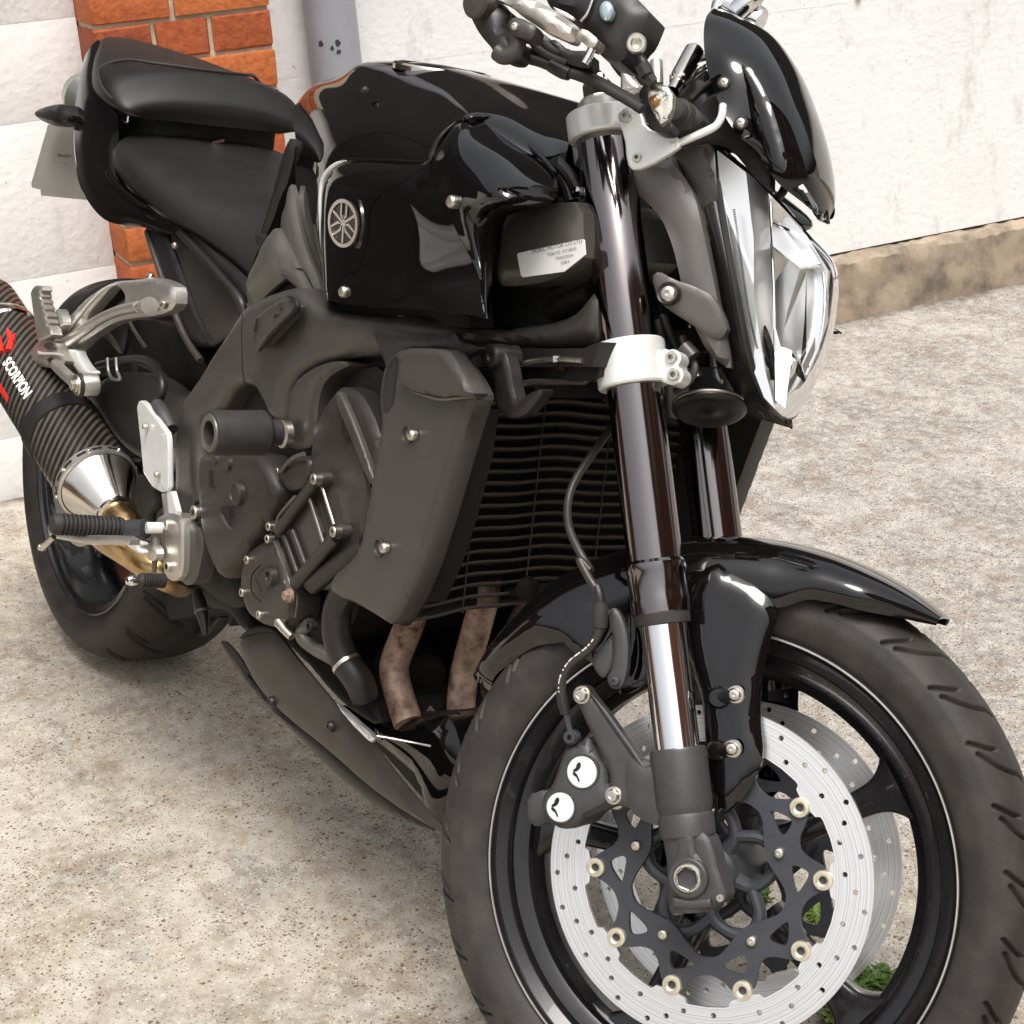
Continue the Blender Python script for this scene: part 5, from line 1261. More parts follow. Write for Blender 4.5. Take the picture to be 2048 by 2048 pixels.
puff('side_panel_upper', 'satin', 'B', Q('B', 1, [(1100, 1372), (1200, 1430), (1350, 1570), (1480, 1695), (1500, 1760), (1475, 1850), (1380, 1760), (1200, 1560)], -.122), .004, .012, .008, SUB, sm=1)
bolt('zinc', 'B', q('B', 1, 1056, 1482, -.128), .0055, (0, -1, 0), 'dome', SUB)
COV = puff('frame_cover', 'lgrey', 'B', Q('B', 1, [(1490, 1720), (1530, 1600), (1600, 1450), (1665, 1365), (1700, 1420), (1790, 1610), (1770, 1650), (1650, 1740), (1560, 1830), (1490, 1905), (1500, 1800)], -.135), .010, .03, .006, None, mirror=True, sm=1)
COV['label'] = 'pale grey cover ahead of the seat'
puff('knee_cover', 'lgrey', 'B', Q('B', 2, [(62, 1095), (30, 1250), (5, 1330), (10, 1440), (90, 1590), (170, 1720), (262, 1835), (240, 1700), (160, 1530), (110, 1340), (90, 1180)], -.124), .006, .02, .006, COV, mirror=True, sm=1)
puff('knee_cover_lower', 'lgrey', 'B', Q('B', 1, [(1650, 1640), (1790, 1612), (1860, 1740), (1932, 1890), (1960, 1960), (1870, 1840), (1760, 1700)], -.138), .004, .012, .006, COV, sm=1)
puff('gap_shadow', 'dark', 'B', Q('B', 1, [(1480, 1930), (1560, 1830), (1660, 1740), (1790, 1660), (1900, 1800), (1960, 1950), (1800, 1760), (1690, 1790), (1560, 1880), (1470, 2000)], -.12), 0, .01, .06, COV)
puff('tank_rear_pad', 'satin', 'B', Q('B', 1, [(1480, 1700), (1540, 1560), (1650, 1330), (1690, 1200), (1740, 1100), (1785, 900), (1760, 820), (1720, 900), (1690, 1000), (1640, 1200), (1560, 1460), (1490, 1600)], -.090), .004, .012, .02, COV, sm=1)
# ------------------------------------------------------------ airbox and label
AB = puff('airbox', 'lgrey', 'B', Q('B', 3, [(330, 1310), (420, 1270), (630, 1225), (800, 1218), (812, 1540), (760, 1610), (600, 1700), (330, 1735), (290, 1700), (300, 1500)], -.119), .010, .03, .12, None, sm=1)
AB['label'] = 'dark airbox end with a white label'
LB = puff('maker_label', 'white', 'B', Q('B', 3, [(405, 1540), (412, 1528), (798, 1442), (812, 1448), (820, 1535), (690, 1640), (440, 1674), (428, 1664)], -.1305), 0, .01, .0006, AB, plane=(-.1305, 0, 0))
o_ = q('B', 3, 640, 1512, -.1311); u_ = q('B', 3, 780, 1481, -.1311) - o_; L0 = np.linalg.norm(u_); u_ /= L0
w_ = q('B', 3, 645, 1450, -.1311) - o_; w_ -= u_ * (w_ @ u_); w_ /= np.linalg.norm(w_)
for s_, du_, dv_, sz in (('MORIC  MOTOR CO LTD.', .001, .0036, .0056), ('TOKYO  KT-0010', .009, -.0026, .0046), ('TKSODSV4', .013, -.0082, .0044), ('1208 5', .014, -.0134, .0042)):
    V, F = text_mesh(s_ if s_ != 'MORIC  MOTOR CO LTD.' else 'MORIC MOTOR CO LTD', sz)
    add('label_print', 'print', 'B', [o_ + u_ * (a[0] * 1.35 + du_) + w_ * (a[1] + dv_) for a in V], F, AB, 0)
for pts, r in (([(350, 1830), (500, 1740), (650, 1660), (780, 1570), (850, 1520)], .013), ([(360, 1900), (520, 1830), (700, 1740), (880, 1640)], .011), ([(330, 1870), (450, 1900), (600, 1880), (760, 1800), (860, 1770)], .012)):
    tube('airbox_hose', 'dark', 'B', Q('B', 3, pts, -.075), r * .8, AB, 5, 14)
for pts in ([(1650, 960), (1700, 1010), (1760, 1080), (1800, 1160)], [(1690, 1060), (1740, 1140), (1760, 1220)], [(1640, 1080), (1600, 1150), (1640, 1220)]):
    tube('wiring', 'satin', 'B', Q('B', 2, pts, -.08), .007, AB, 4, 10)
V, F = box_vf((-.80, -.10, .745), (-.52, .10, .88), .01); add('tank_tray', 'dark', 'B', V, F, TANK)
V, F = box_vf((-.42, -.085, .70), (-.30, .085, .90), .01); add('headstock_block', 'dark', 'B', V, F, FRM)
lathe('grommet', 'chrome', 'B', [(.004, 0), (.006, .001), (.006, .006), (0, .008)], q('B', 3, 790, 1165, -.10), (0, -1, 0), AB, 14)
# ------------------------------------------------------------ engine
ENG = puff('engine_block', 'dark', 'B', Q('B', 0, [(470, 740), (560, 700), (680, 680), (770, 700), (780, 760), (780, 900), (740, 1150), (700, 1270), (640, 1290), (540, 1250), (470, 1120), (440, 980), (430, 860)], -.135), .01, .04, .24, None, sm=1)
ENG['label'] = 'four cylinder engine'
def E(name, mt, z, pts, dep, h, w, th=.03, sm=1, parent=None): return puff(name, mt, 'B', Q('B', z, pts, dep), h * .75, w * .45, th, parent or ENG, sm=sm)
E('cylinder_head', 'engine', 6, [(1330, 1040), (1450, 850), (1520, 820), (1640, 880), (1740, 1060), (1800, 1250), (1790, 1500), (1730, 1932), (1640, 2200), (1400, 2300), (1300, 1950), (1230, 1500), (1270, 1300), (1285, 1120)], -.172, .010, .03)
E('head_rib', 'grey', 6, [(1430, 900), (1470, 850), (1540, 1000), (1620, 1200), (1700, 1420), (1745, 1560), (1720, 1600), (1640, 1420), (1540, 1180)], -.184, .004, .008, .01)
E('head_slot', 'dark', 6, [(1490, 1040), (1510, 1060), (1560, 1180), (1530, 1240), (1490, 1220), (1475, 1120)], -.1845, 0, .01, .004)
E('head_slot', 'dark', 6, [(1645, 1490), (1670, 1480), (1722, 1650), (1700, 1700)], -.1845, 0, .01, .004)
E('head_window', 'dark', 6, [(1560, 700), (1800, 660), (1830, 900), (1800, 1180), (1760, 1060), (1680, 900), (1600, 860), (1500, 820)], -.15, 0, .01, .01)
E('starter_motor', 'engine', 6, [(1010, 1500), (1060, 1420), (1200, 1350), (1280, 1380), (1270, 1500), (1240, 1620), (1120, 1650), (1060, 1600)], -.176, .012, .02)
tube('starter_band', 'lgrey', 'B', Q('B', 6, [(1015, 1480, -.187), (1060, 1420, -.190), (1120, 1370, -.192), (1190, 1345, -.19)]), .0030, ENG, 5, 8)
bolt('zinc', 'B', q('B', 6, 992, 1478, -.18), .0045, (0, -1, 0), 'socket', ENG)
# sprocket / clutch side cover with its arrow marks
CC = E('clutch_cover', 'engine', 6, [(420, 1360), (480, 1330), (860, 1340), (940, 1420), (1005, 1580), (1015, 1650), (990, 1760), (900, 1932), (790, 2080), (680, 2230), (600, 2330), (520, 2200), (450, 2000), (425, 1800), (412, 1560)], -.186, .016, .035)
lathe('cover_boss', 'engine', 'B', [(.016, .012), (.0145, -.001), (.0125, -.003), (.0105, -.0035), (.0095, -.002), (0, -.002)], q('B', 6, 665, 1650, -.203), (0, 1, 0), CC, 30)
lathe('cover_boss', 'engine', 'B', [(.010, .010), (.0085, -.001), (0, -.002)], q('B', 6, 590, 1420, -.201), (0, 1, 0), CC, 24)
lathe('cover_boss', 'engine', 'B', [(.0075, .010), (.0062, -.001), (0, -.002)], q('B', 6, 500, 1390, -.198), (0, 1, 0), CC, 20)
E('cast_mark', 'dark', 6, [(540, 1760), (600, 1740), (615, 1900), (598, 1880)], -.2035, 0, .01, .002, 0, CC)
E('cast_mark', 'lgrey', 6, [(545, 1810), (600, 1880), (618, 1925), (585, 1900)], -.2038, .0005, .002, .002, 0, CC)
E('cast_mark', 'dark', 6, [(455, 1480), (470, 1470), (475, 1580), (500, 1610), (455, 1600)], -.2, 0, .01, .002, 0, CC)
# pickup cover
PCV = E('pickup_cover', 'engine', 7, [(655, 650), (720, 600), (790, 575), (835, 570), (870, 700), (905, 880), (945, 915), (955, 960), (940, 1075), (900, 1130), (835, 1150), (740, 1125), (655, 1060), (622, 960), (605, 870), (612, 760)], -.186, .010, .02)
tube('cast_arc', 'dark', 'B', Q('B', 7, [(710, 745, -.1985), (665, 790, -.1985), (650, 850, -.1985), (660, 920, -.1985), (710, 975, -.1985)]), .0011, PCV, 5, 6)
tube('cast_arc', 'dark', 'B', Q('B', 7, [(680, 830, -.199), (700, 870, -.199), (718, 910, -.199)]), .0011, PCV, 4, 6)
lathe('oil_plug', 'engine', 'B', [(.013, .01), (.011, -.002), (.006, -.002), (.005, .002), (0, .002)], q('B', 7, 765, 815, -.199), (0, 1, 0), PCV, 20)
tube('gasket_line', 'lgrey', 'B', Q('B', 7, [(820, 580, -.190), (855, 700, -.192), (895, 870, -.192), (940, 915, -.19), (948, 980, -.19), (935, 1080, -.188)]), .0014, PCV, 5, 6)
for x, y in ((775, 492), (768, 572), (635, 707), (602, 917), (712, 1060), (832, 1112)):
    lathe('bolt_boss', 'engine', 'B', [(.0078, .03), (.0078, .004), (.0070, .002), (0, .002)], q('B', 7, x, y, -.193), (0, 1, 0), ENG, 18)
    bolt('zinc', 'B', q('B', 7, x, y, -.195), .0054, (0, -1, 0), 'socket', ENG)
bolt('header', 'B', q('B', 7, 888, 938, -.202), .0062, (0, -1, 0), 'hex', ENG)
bolt('zinc', 'B', q('B', 7, 565, 770, -.175), .0045, (0, -1, 0), 'socket', ENG)
# cylinder side: plate between the covers with long bolts and ribs
E('crankcase_side', 'engine', 7, [(790, 560), (830, 500), (1000, 300), (1080, 240), (1200, 290), (1400, 420), (1420, 560), (1330, 700), (1210, 790), (1190, 900), (1000, 900), (915, 880), (860, 700)], -.176, .005, .02)
E('rib_panel', 'grey', 7, [(880, 510), (1010, 300), (1060, 330), (1130, 590), (1000, 760), (960, 720)], -.182, .002, .008, .01)
for pts, r, mt in (([(830, 520, -.192), (1000, 290, -.190), (1060, 215, -.190)], .0105, 'engine'), ([(940, 860, -.192), (1080, 700, -.190), (1200, 560, -.190)], .0115, 'engine'),
                   ([(1050, 870, -.182), (1200, 750, -.180), (1400, 600, -.176)], .016, 'satin'), ([(860, 540, -.188), (950, 790, -.188)], .005, 'engine'), ([(920, 520, -.187), (1000, 740, -.187)], .006, 'engine'),
                   ([(1025, 300, -.188), (1120, 610, -.188)], .0035, 'lgrey'), ([(1105, 225, -.188), (1185, 480, -.188)], .0028, 'zinc'), ([(805, 590, -.190), (905, 870, -.190)], .0035, 'lgrey')):
    tube('crankcase_rib', mt, 'B', Q('B', 7, pts), r * .72, ENG, 2 if len(pts) > 2 else 1, 12)
for x, y in ((1070, 187), (1195, 525)):
    lathe('bolt_boss', 'engine', 'B', [(.0092, .03), (.0092, .004), (.0084, .002), (0, .002)], q('B', 7, x, y, -.196), (0, 1, 0), ENG, 18)
    bolt('zinc', 'B', q('B', 7, x, y, -.198), .0064, (0, -1, 0), 'socket', ENG)
tube('breather_pipe', 'lgrey', 'B', Q('B', 7, [(935, 300, -.185), (850, 400, -.19), (825, 440, -.19), (815, 500, -.19)]), .0024, ENG, 6, 8)
E('sump', 'dark', 7, [(560, 700), (620, 1050), (700, 1160), (950, 1150), (1150, 1180), (1200, 1340), (1450, 1560), (1500, 1800), (1250, 1640), (1050, 1400), (880, 1240), (700, 1190), (600, 1160), (500, 1000), (450, 800)], -.12, .01, .03, .2)
# coolant pipes
tube('coolant_pipe', 'lgrey', 'B', Q('B', 7, [(1030, 1120, -.17), (985, 1165, -.17), (990, 1215, -.17), (1060, 1275, -.165), (1150, 1325, -.16), (1230, 1370, -.15)]), [.0080, .0084, .0086, .0084, .0084, .0084], ENG, 5, 18)
bolt('dark', 'B', q('B', 7, 1040, 1135, -.178), .006, (0, -1, 0), 'socket', ENG)
tube('pipe_end_bolt', 'zinc', 'B', Q('B', 7, [(830, 1110, -.195), (870, 1160, -.193), (915, 1205, -.19)]), [.0065, .0055, .005], ENG, 3, 12)
tube('radiator_hose', 'satin', 'B', Q('B', 7, [(1260, 900, -.168), (1205, 1040, -.170), (1205, 1200, -.168), (1260, 1360, -.160), (1340, 1480, -.150), (1390, 1600, -.14)]), [.0170, .0168, .0168, .0172, .0172, .016], ENG, 6, 24)
tube('hose_clamp', 'zinc', 'B', Q('B', 7, [(1262, 1368, -.160), (1275, 1388, -.159)]), [.0180, .0180], ENG, 1, 24)
# headers
for z, pts, dep, r in ((7, [(1700, 1020), (1660, 1150), (1600, 1300), (1572, 1400), (1585, 1500), (1625, 1640), (1665, 1760)], -.10, .0172), (10, [(240, 350), (215, 500), (150, 740), (95, 950), (75, 1100), (70, 1235), (80, 1300)], -.035, .0168), (10, [(600, 380), (560, 470), (500, 560), (400, 760), (300, 1000), (230, 1200)], .04, .0165), (10, [(760, 380), (700, 520), (600, 700), (500, 900)], .11, .0165)):
    PIP = tube('exhaust_header', 'header', 'B', Q('B', z, pts, dep), r, None, 6, 26)
puff('port_flange', 'dark', 'B', Q('B', 10, [(400, 400), (640, 400), (620, 470), (560, 500), (470, 490), (420, 450)], -.02), .003, .01, .02, PIP)
lathe('flange_nut', 'dark', 'B', [(.013, .01), (.012, -.002), (.007, -.004), (0, -.004)], q('B', 10, 515, 425, -.03), (-1, 0, .2), PIP, 18)
lathe('oil_filter', 'dark', 'B', [(0, 0), (.030, 0), (.034, .006), (.034, .06), (0, .06)], q('B', 7, 1760, 1500, -.05), (-1, 0, .1), ENG, 30)
E('dark_core', 'dark', 0, [(760, 1150), (1180, 1130), (1190, 1240), (1000, 1330), (930, 1440), (900, 1500), (850, 1440), (760, 1430), (700, 1330), (700, 1230)], .09, 0, .01, .02)
# ------------------------------------------------------------ radiator
RAD = None
zt, zb = .702, .448
def radx(y, z): return -.395 + .9 * (y * y) * 1.25 + (.70 - z) * .06 - .0
ys = np.linspace(-.172, .172, 25)
V = []; F = []
for z in np.linspace(zb - .01, zt + .01, 9):
    for y in ys: V.append((radx(y, z) - .022, y, z))
w = len(ys)
for i in range(8):
    for j in range(w - 1): a = i * w + j; F.append((a, a + w, a + w + 1, a + 1))
RAD = add('radiator', 'core', 'B', V, F); RAD['label'] = 'black curved radiator with horizontal slats'
def slat():
    V = []; F = []
    for y in ys:
        x = radx(y, .70); dzz = .0012 * math.sin(y * 61) + .0008 * math.sin(y * 23 + 1)
        for dx, dz in ((0, .0018), (.0009, 0), (0, -.0018), (-.014, -.0085), (-.0145, -.0060)): V.append((x + dx, y, dz + dzz))
    for i in range(len(ys) - 1):
        for k in range(5):
            a = i * 5 + k; b = i * 5 + (k + 1) % 5; F.append((a, b, b + 5, a + 5))
    return V, F
V, F = slat(); sm_me = new_mesh('radiator_slat', V, F, 40); sm_me.materials.append(M['grille'] if 'grille' in M else M['satin'])
nsl = 21
for k in range(nsl):
    z = zt - (zt - zb) * k / (nsl - 1)
    o = bpy.data.objects.new('radiator_slat', sm_me); o.parent = RAD; o.location = ((.70 - z) * .06, 0, z); o.rotation_euler = (random.Random(k).uniform(-.006, .006), 0, 0); COL.objects.link(o)
for yv in (-.088, .0, .088):
    pts = [(radx(yv, z) + .0016, yv, z) for z in np.linspace(zb - .004, zt + .004, 12)]
    tube('grille_wire', 'grey', 'B', pts, .0009, RAD, 1, 6)
puff('radiator_bottom', 'satin', 'B', Q('B', 0, [(830, 1215), (950, 1185), (1100, 1165), (1215, 1120), (1215, 1140), (1080, 1185), (950, 1205), (850, 1235)], -.02), .002, .006, .03, RAD)
# right radiator cover
RC = puff('radiator_cover', 'grey', 'B', Q('B', 8, [(235, 560), (300, 470), (350, 440), (640, 450), (710, 560), (790, 680), (822, 758), (790, 830), (700, 1130), (600, 1480), (500, 1800), (420, 2000), (290, 2230), (200, 2170), (60, 2090), (-90, 2030), (-110, 1980), (-95, 1900), (50, 1780), (110, 1640), (160, 1300), (205, 1050), (228, 900), (205, 760)], -.201), .007, .011, .020, None, mirror=True, sm=1)
RC['label'] = 'dark grey radiator side cover'
puff('cover_front_face', 'satin', 'B', Q('B', 8, [(815, 770), (700, 1130), (600, 1480), (500, 1800), (400, 2020), (290, 2230), (330, 2230), (470, 2020), (560, 1700), (700, 1180), (800, 870)], -.188), .002, .006, .012, RC, sm=1)
puff('cover_inner_lip', 'dark', 'B', Q('B', 8, [(800, 830), (730, 1100), (620, 1480), (520, 1800), (420, 2060), (460, 2080), (560, 1850), (660, 1540), (760, 1130)], -.178), .0, .01, .03, RC)
puff('cover_cap', 'grey', 'B', Q('B', 8, [(318, 620), (330, 520), (350, 442), (480, 438), (640, 452), (700, 540), (770, 660), (812, 750), (700, 760), (590, 768), (480, 742), (390, 715), (330, 690)], -.2135), .007, .012, .016, RC, sm=1)
tube('cap_edge', 'lgrey', 'B', Q('B', 8, [(380, 712, -.2125), (480, 742, -.2145), (590, 768, -.215), (700, 760, -.214), (815, 752, -.208)]), [.0006, .0016, .0018, .0016, .0008], RC, 6, 8)
puff('cover_upper_flange', 'satin', 'B', Q('B', 8, [(145, 335), (170, 325), (330, 340), (500, 362), (640, 335), (680, 345), (705, 400), (830, 425), (825, 450), (720, 520), (640, 455), (340, 445), (300, 480), (240, 560), (225, 540), (195, 450)], -.193), .003, .01, .008, RC, sm=1)
puff('cover_dark_side', 'satin', 'B', Q('B', 8, [(235, 560), (205, 760), (228, 900), (300, 800), (315, 640), (330, 500), (290, 480)], -.207), .002, .008, .01, RC, sm=1)
for x, y, x0 in ((400, 998, 290), (220, 1725, 150)):
    c = q('B', 8, x, y, -.2125); 
    c0 = q('B', 8, x - 30, y, -.2085)
    lathe('screw_recess', 'grey', 'B', [(.0098, .006), (.0095, -.0012), (.0086, -.0018), (.0075, .002), (0, .003)], c0, (0, 1, 0), RC, 28)
    bolt('zinc', 'B', c, .0060, (0, -1, 0), 'dome', RC)
# upper radiator hose, bracket and hook
tube('upper_hose', 'satin', 'B', Q('B', 8, [(770, 650, -.16), (830, 625, -.155), (900, 620, -.15), (960, 640, -.145)]), .008, RAD, 5, 14)
tube('upper_hose', 'satin', 'B', Q('B', 8, [(760, 740, -.16), (850, 735, -.155), (960, 735, -.145)]), .007, RAD, 4, 14)
c = q('B', 8, 905, 490, -.178)
lathe('mount_bolt', 'satin', 'B', [(.0115, .03), (.0115, .003), (.0105, 0), (.009, -.001), (.005, -.001), (.004, .002), (0, .002)], c, (0, 1, 0), RAD, 28)
puff('mount_arm', 'satin', 'B', Q('B', 8, [(850, 430), (905, 405), (975, 420), (1010, 480), (1040, 600), (1050, 680), (1080, 790), (1120, 760), (1160, 730), (1230, 700), (1250, 712), (1200, 790), (1130, 870), (1040, 900), (960, 850), (935, 760), (945, 640), (900, 580), (845, 510)], -.168), .004, .008, .012, RAD, sm=1)
tube('bracket_wire', 'zinc', 'B', Q('B', 8, [(1010, 460, -.15), (1040, 520, -.148), (1090, 540, -.146), (1200, 520, -.14), (1330, 510, -.135), (1500, 520, -.13)]), .0028, RAD, 6, 8)
puff('radiator_top_bracket', 'dark', 'B', Q('B', 8, [(1000, 430), (1250, 440), (1500, 440), (1620, 400), (1600, 620), (1500, 650), (1300, 660), (1100, 690), (1040, 600)], -.12), .0, .01, .03, RAD)
tube('bracket_bolt', 'zinc', 'B', Q('B', 8, [(1328, 490, -.135), (1330, 530, -.135)]), [.004, .004], RAD, 1, 6)
puff('yellow_tag', 'gold', 'B', Q('B', 8, [(1310, 560), (1375, 555), (1378, 580), (1320, 590)], -.128), 0, .01, .003, RAD)
tube('lower_lip', 'grey', 'B', Q('B', 8, [(1040, 700, -.14), (1150, 660, -.13), (1330, 655, -.12), (1500, 655, -.115), (1530, 630, -.115)]), .0032, RAD, 5, 8)
# left cover peeping out under the headlight
# ------------------------------------------------------------ belly pan
BP = puff('belly_pan', 'belly', 'B', Q('B', 7, [(572, 1228), (640, 1196), (740, 1180), (820, 1184), (860, 1230), (960, 1365), (1090, 1520), (1210, 1665), (1430, 1890), (1560, 2060), (1720, 2260), (1880, 2420), (1920, 2450), (1870, 2460), (1640, 2330), (1400, 2160), (1160, 1940), (900, 1735), (780, 1620), (700, 1530), (620, 1390), (590, 1320)], -.165), .006, .03, .004, None, mirror=True, sm=1)
BP['label'] = 'dusty black belly pan'
puff('belly_lower_lip', 'belly', 'B', Q('B', 7, [(452, 1236), (470, 1228), (560, 1330), (640, 1470), (700, 1535), (800, 1645), (900, 1740), (1160, 1945), (1400, 2165), (1640, 2335), (1860, 2462), (1700, 2420), (1440, 2290), (1150, 2050), (960, 1850), (780, 1680), (600, 1480), (500, 1330)], -.150), .003, .01, .004, BP, mirror=True, sm=1)
E('belly_slot', 'dark', 7, [(460, 1230), (490, 1235), (560, 1310), (650, 1450), (620, 1440), (540, 1340)], -.1545, 0, .01, .003, 0, BP)
puff('belly_top_edge', 'dark', 'B', Q('B', 7, [(572, 1224), (600, 1175), (700, 1130), (800, 1150), (870, 1210), (840, 1200), (740, 1172), (640, 1190)], -.163), .002, .006, .02, BP, sm=1)
bolt('satin', 'B', q('B', 7, 785, 1620, -.170), .0065, (0, -1, 0), 'dome', BP); bolt('satin', 'B', q('B', 7, 1165, 1780, -.173), .0065, (0, -1, 0), 'dome', BP)
puff('belly_front', 'gloss', 'B', Q('B', 0, [(672, 1400), (760, 1450), (880, 1430), (905, 1440), (925, 1500), (900, 1600), (885, 1655), (860, 1640), (840, 1560), (800, 1520), (750, 1480), (690, 1440)], -.10), .010, .03, .05, BP, sm=1)
puff('belly_fin', 'gloss', 'B', Q('B', 15, [(-60, 100), (60, 110), (240, 60), (260, 240), (190, 420), (150, 560), (130, 760), (60, 700), (-20, 640), (-60, 500)], -.075), .012, .03, .05, BP, sm=1)
puff('chrome_strip', 'trim', 'B', Q('B', 7, [(1200, 1632), (1215, 1640), (1330, 1740), (1455, 1850), (1432, 1884), (1420, 1880), (1300, 1760)], -.178), .004, .006, .004, BP, sm=1)
tube('strip_edge', 'polished', 'B', Q('B', 7, [(1450, 1840, -.165), (1560, 1858, -.15), (1700, 1885, -.13), (1810, 1905, -.12)]), .0013, BP, 3, 6)
for pts in ([(100, 310), (85, 380), (78, 460)], [(90, 470), (110, 540), (125, 600)]):
    tube('fin_highlight', 'gloss', 'B', Q('B', 15, pts, -.090), [.002, .0045, .003], BP, 5, 10)
puff('heat_tab', 'header', 'B', Q('B', 7, [(1770, 1690), (1800, 1650), (1870, 1730), (1932, 1700), (1925, 1720), (1870, 1740)], -.07), 0, .01, .002, BP)
puff('belly_inside', 'dark', 'B', Q('B', 0, [(690, 1440), (760, 1425), (860, 1425), (905, 1480), (900, 1600), (882, 1645), (840, 1590), (770, 1510)], -.088), 0, .01, .19, BP)
# ------------------------------------------------------------ crash bobbin
f0 = q('B', 6, 448, 1182, -.300); b0 = q('B', 6, 900, 1180, f0[0], 0); dB = b0 - f0; LB_ = np.linalg.norm(dB)
BOB = lathe('crash_bobbin', 'rubber', 'B', [(.0135, .03), (.0135, .0015), (.0175, .0), (.0235, .003), (.0255, .010), (.0258, LB_ * .93), (.022, LB_), (.015, LB_ * 1.02), (.015, LB_ * 1.22), (0, LB_ * 1.22)], f0, dB, None, 48)
BOB['label'] = 'black plastic crash bobbin'
lathe('bobbin_face', 'lgrey', 'B', [(.0140, .003), (.0140, .0008), (.0180, -.0008), (.0205, .0004), (.0215, .0022)], f0, dB, BOB, 48)
lathe('bobbin_washer', 'zinc', 'B', [(.006, -.004), (.0165, -.004), (.0165, .004), (.006, .004)], q('B', 6, 1040, 1190, -.19), dB, BOB, 32)
# ------------------------------------------------------------ exhaust silencer
m0 = q('B', 5, 738, 1555, -.205); m1 = q('B', 5, 30, 455, -.215)
dM = m0 - m1; LM = np.linalg.norm(dM); dM /= LM; U_, W_, _ = basis(dM)
RM = .0560
def cyl(name, mt, a, b, r0, r1, parent, uvs=False, seg=64, rings=2):
    prof = [(r0 + (r1 - r0) * t, a + (b - a) * t) for t in np.linspace(0, 1, rings)]
    V, F = lathe_vf(prof, m1, dM, seg)
    o = add(name, mt, 'B', V, F, parent)
    if uvs:
        uv = o.data.uv_layers.new(name='UVMap')
        for p in o.data.polygons:
            ks = [o.data.loops[i].vertex_index % seg for i in p.loop_indices]
            for i in p.loop_indices:
                vi = o.data.loops[i].vertex_index; k = vi % seg; 
                if k == 0 and max(ks) > seg / 2: k = seg
                h = prof[vi // seg][1]
                uv.data[i].uv = (k / seg * 2 * math.pi * RM, h)
    return o
MUF = cyl('silencer', 'carbon', -.10, LM, RM, RM, None, True); MUF['label'] = 'carbon fibre exhaust silencer'
lathe('front_band', 'alu', 'B', [(RM + .0006, LM - .004), (RM + .0022, LM - .003), (RM + .0026, LM + .012), (RM - .001, LM + .014)], m1, dM, MUF, 64)
for k in range(16):
    a = 2 * math.pi * (k + .5) / 16
    u = math.cos(a) * U_ + math.sin(a) * W_; t = np.cross(dM, u)
    c = m1 + dM * (LM + .004) + u * (RM + .0026)
    V = [c + t * sx * .0068 + dM * sz * .0022 + u * h for sx, sz in ((-1, -1), (1, -1), (1, 1), (-1, 1)) for h in (0, .0004)]
    add('band_slot', 'dark', 'B', V, [(1, 3, 5, 7), (0, 1, 3, 2), (2, 3, 5, 4), (4, 5, 7, 6), (6, 7, 1, 0)], MUF)
    if k % 2 == 0: bolt('zinc', 'B', m1 + dM * (LM + .004) + (math.cos(a + .196) * U_ + math.sin(a + .196) * W_) * (RM + .003), .0032, tuple(math.cos(a + .196) * U_ + math.sin(a + .196) * W_), 'dome', MUF, 'rivet')
lathe('inlet_cone', 'polished', 'B', [(RM - .001, LM + .012), (.048, LM + .026), (.029, LM + .075), (.0265, LM + .079), (.0285, LM + .081), (.0285, LM + .086), (.024, LM + .088)], m1, dM, MUF, 56)
eR = m1 + dM * (LM + .086)
tube('link_pipe', 'gold', 'B', [eR, eR + dM * .04, q('B', 14, 800, 250, -.20), q('B', 14, 1050, 420, -.19), q('B', 14, 1260, 570, -.17), q('B', 14, 1400, 640, -.12)], [.0240, .0240, .0240, .0235, .022, .021], MUF, 6, 30)
lathe('weld_ring', 'polished', 'B', [(.0238, LM + .112), (.0250, LM + .113), (.0250, LM + .117), (.0238, LM + .118)], m1, dM, MUF, 40)
lathe('silencer_strap', 'satin', 'B', [(RM, LM - .150), (RM + .003, LM - .149), (RM + .0035, LM - .133), (RM + .003, LM - .117), (RM, LM - .116)], m1, dM, MUF, 64)
lathe('end_ring', 'polished', 'B', [(RM - .006, -.014), (RM + .001, -.013), (RM + .003, -.006), (RM + .003, .008), (RM, .012)], m1, dM, MUF, 64)
# badge on the silencer: red emblem and white lettering
tC = q('B', 5, 135, 762, -.27)
rel = tC - m1; hC = rel @ dM; rad = rel - dM * hC
V2d = None
def onM(ang, h, off): return m1 + dM * h + (math.cos(ang) * U_ + math.sin(ang) * W_) * (RM + off)
camB = invAB @ (CAM_POS - b_B)
def hit(z, x, y):
    ox, oy, s = ZF[z]; px, py = ox + s * x, oy + s * y
    d = invAB @ (np.array([(px - 1024) / FPX, -(py - 1024) / FPX, 1.]) @ CAM_ROT)
    o = camB - m1; a = d - dM * (d @ dM); b = o - dM * (o @ dM)
    A2, B2, C2 = a @ a, 2 * a @ b, b @ b - RM ** 2; disc_ = B2 * B2 - 4 * A2 * C2
    if disc_ < 0: return None
    t = (-B2 - math.sqrt(disc_)) / (2 * A2); p = o + t * d; h = p @ dM; r_ = p - dM * h
    return math.atan2(r_ @ W_, r_ @ U_), h
pa = hit(5, 45, 620); pb = hit(5, 215, 895); pc_ = hit(5, 100, 580)
V, F = text_mesh('SCORPION', .040, .0016)
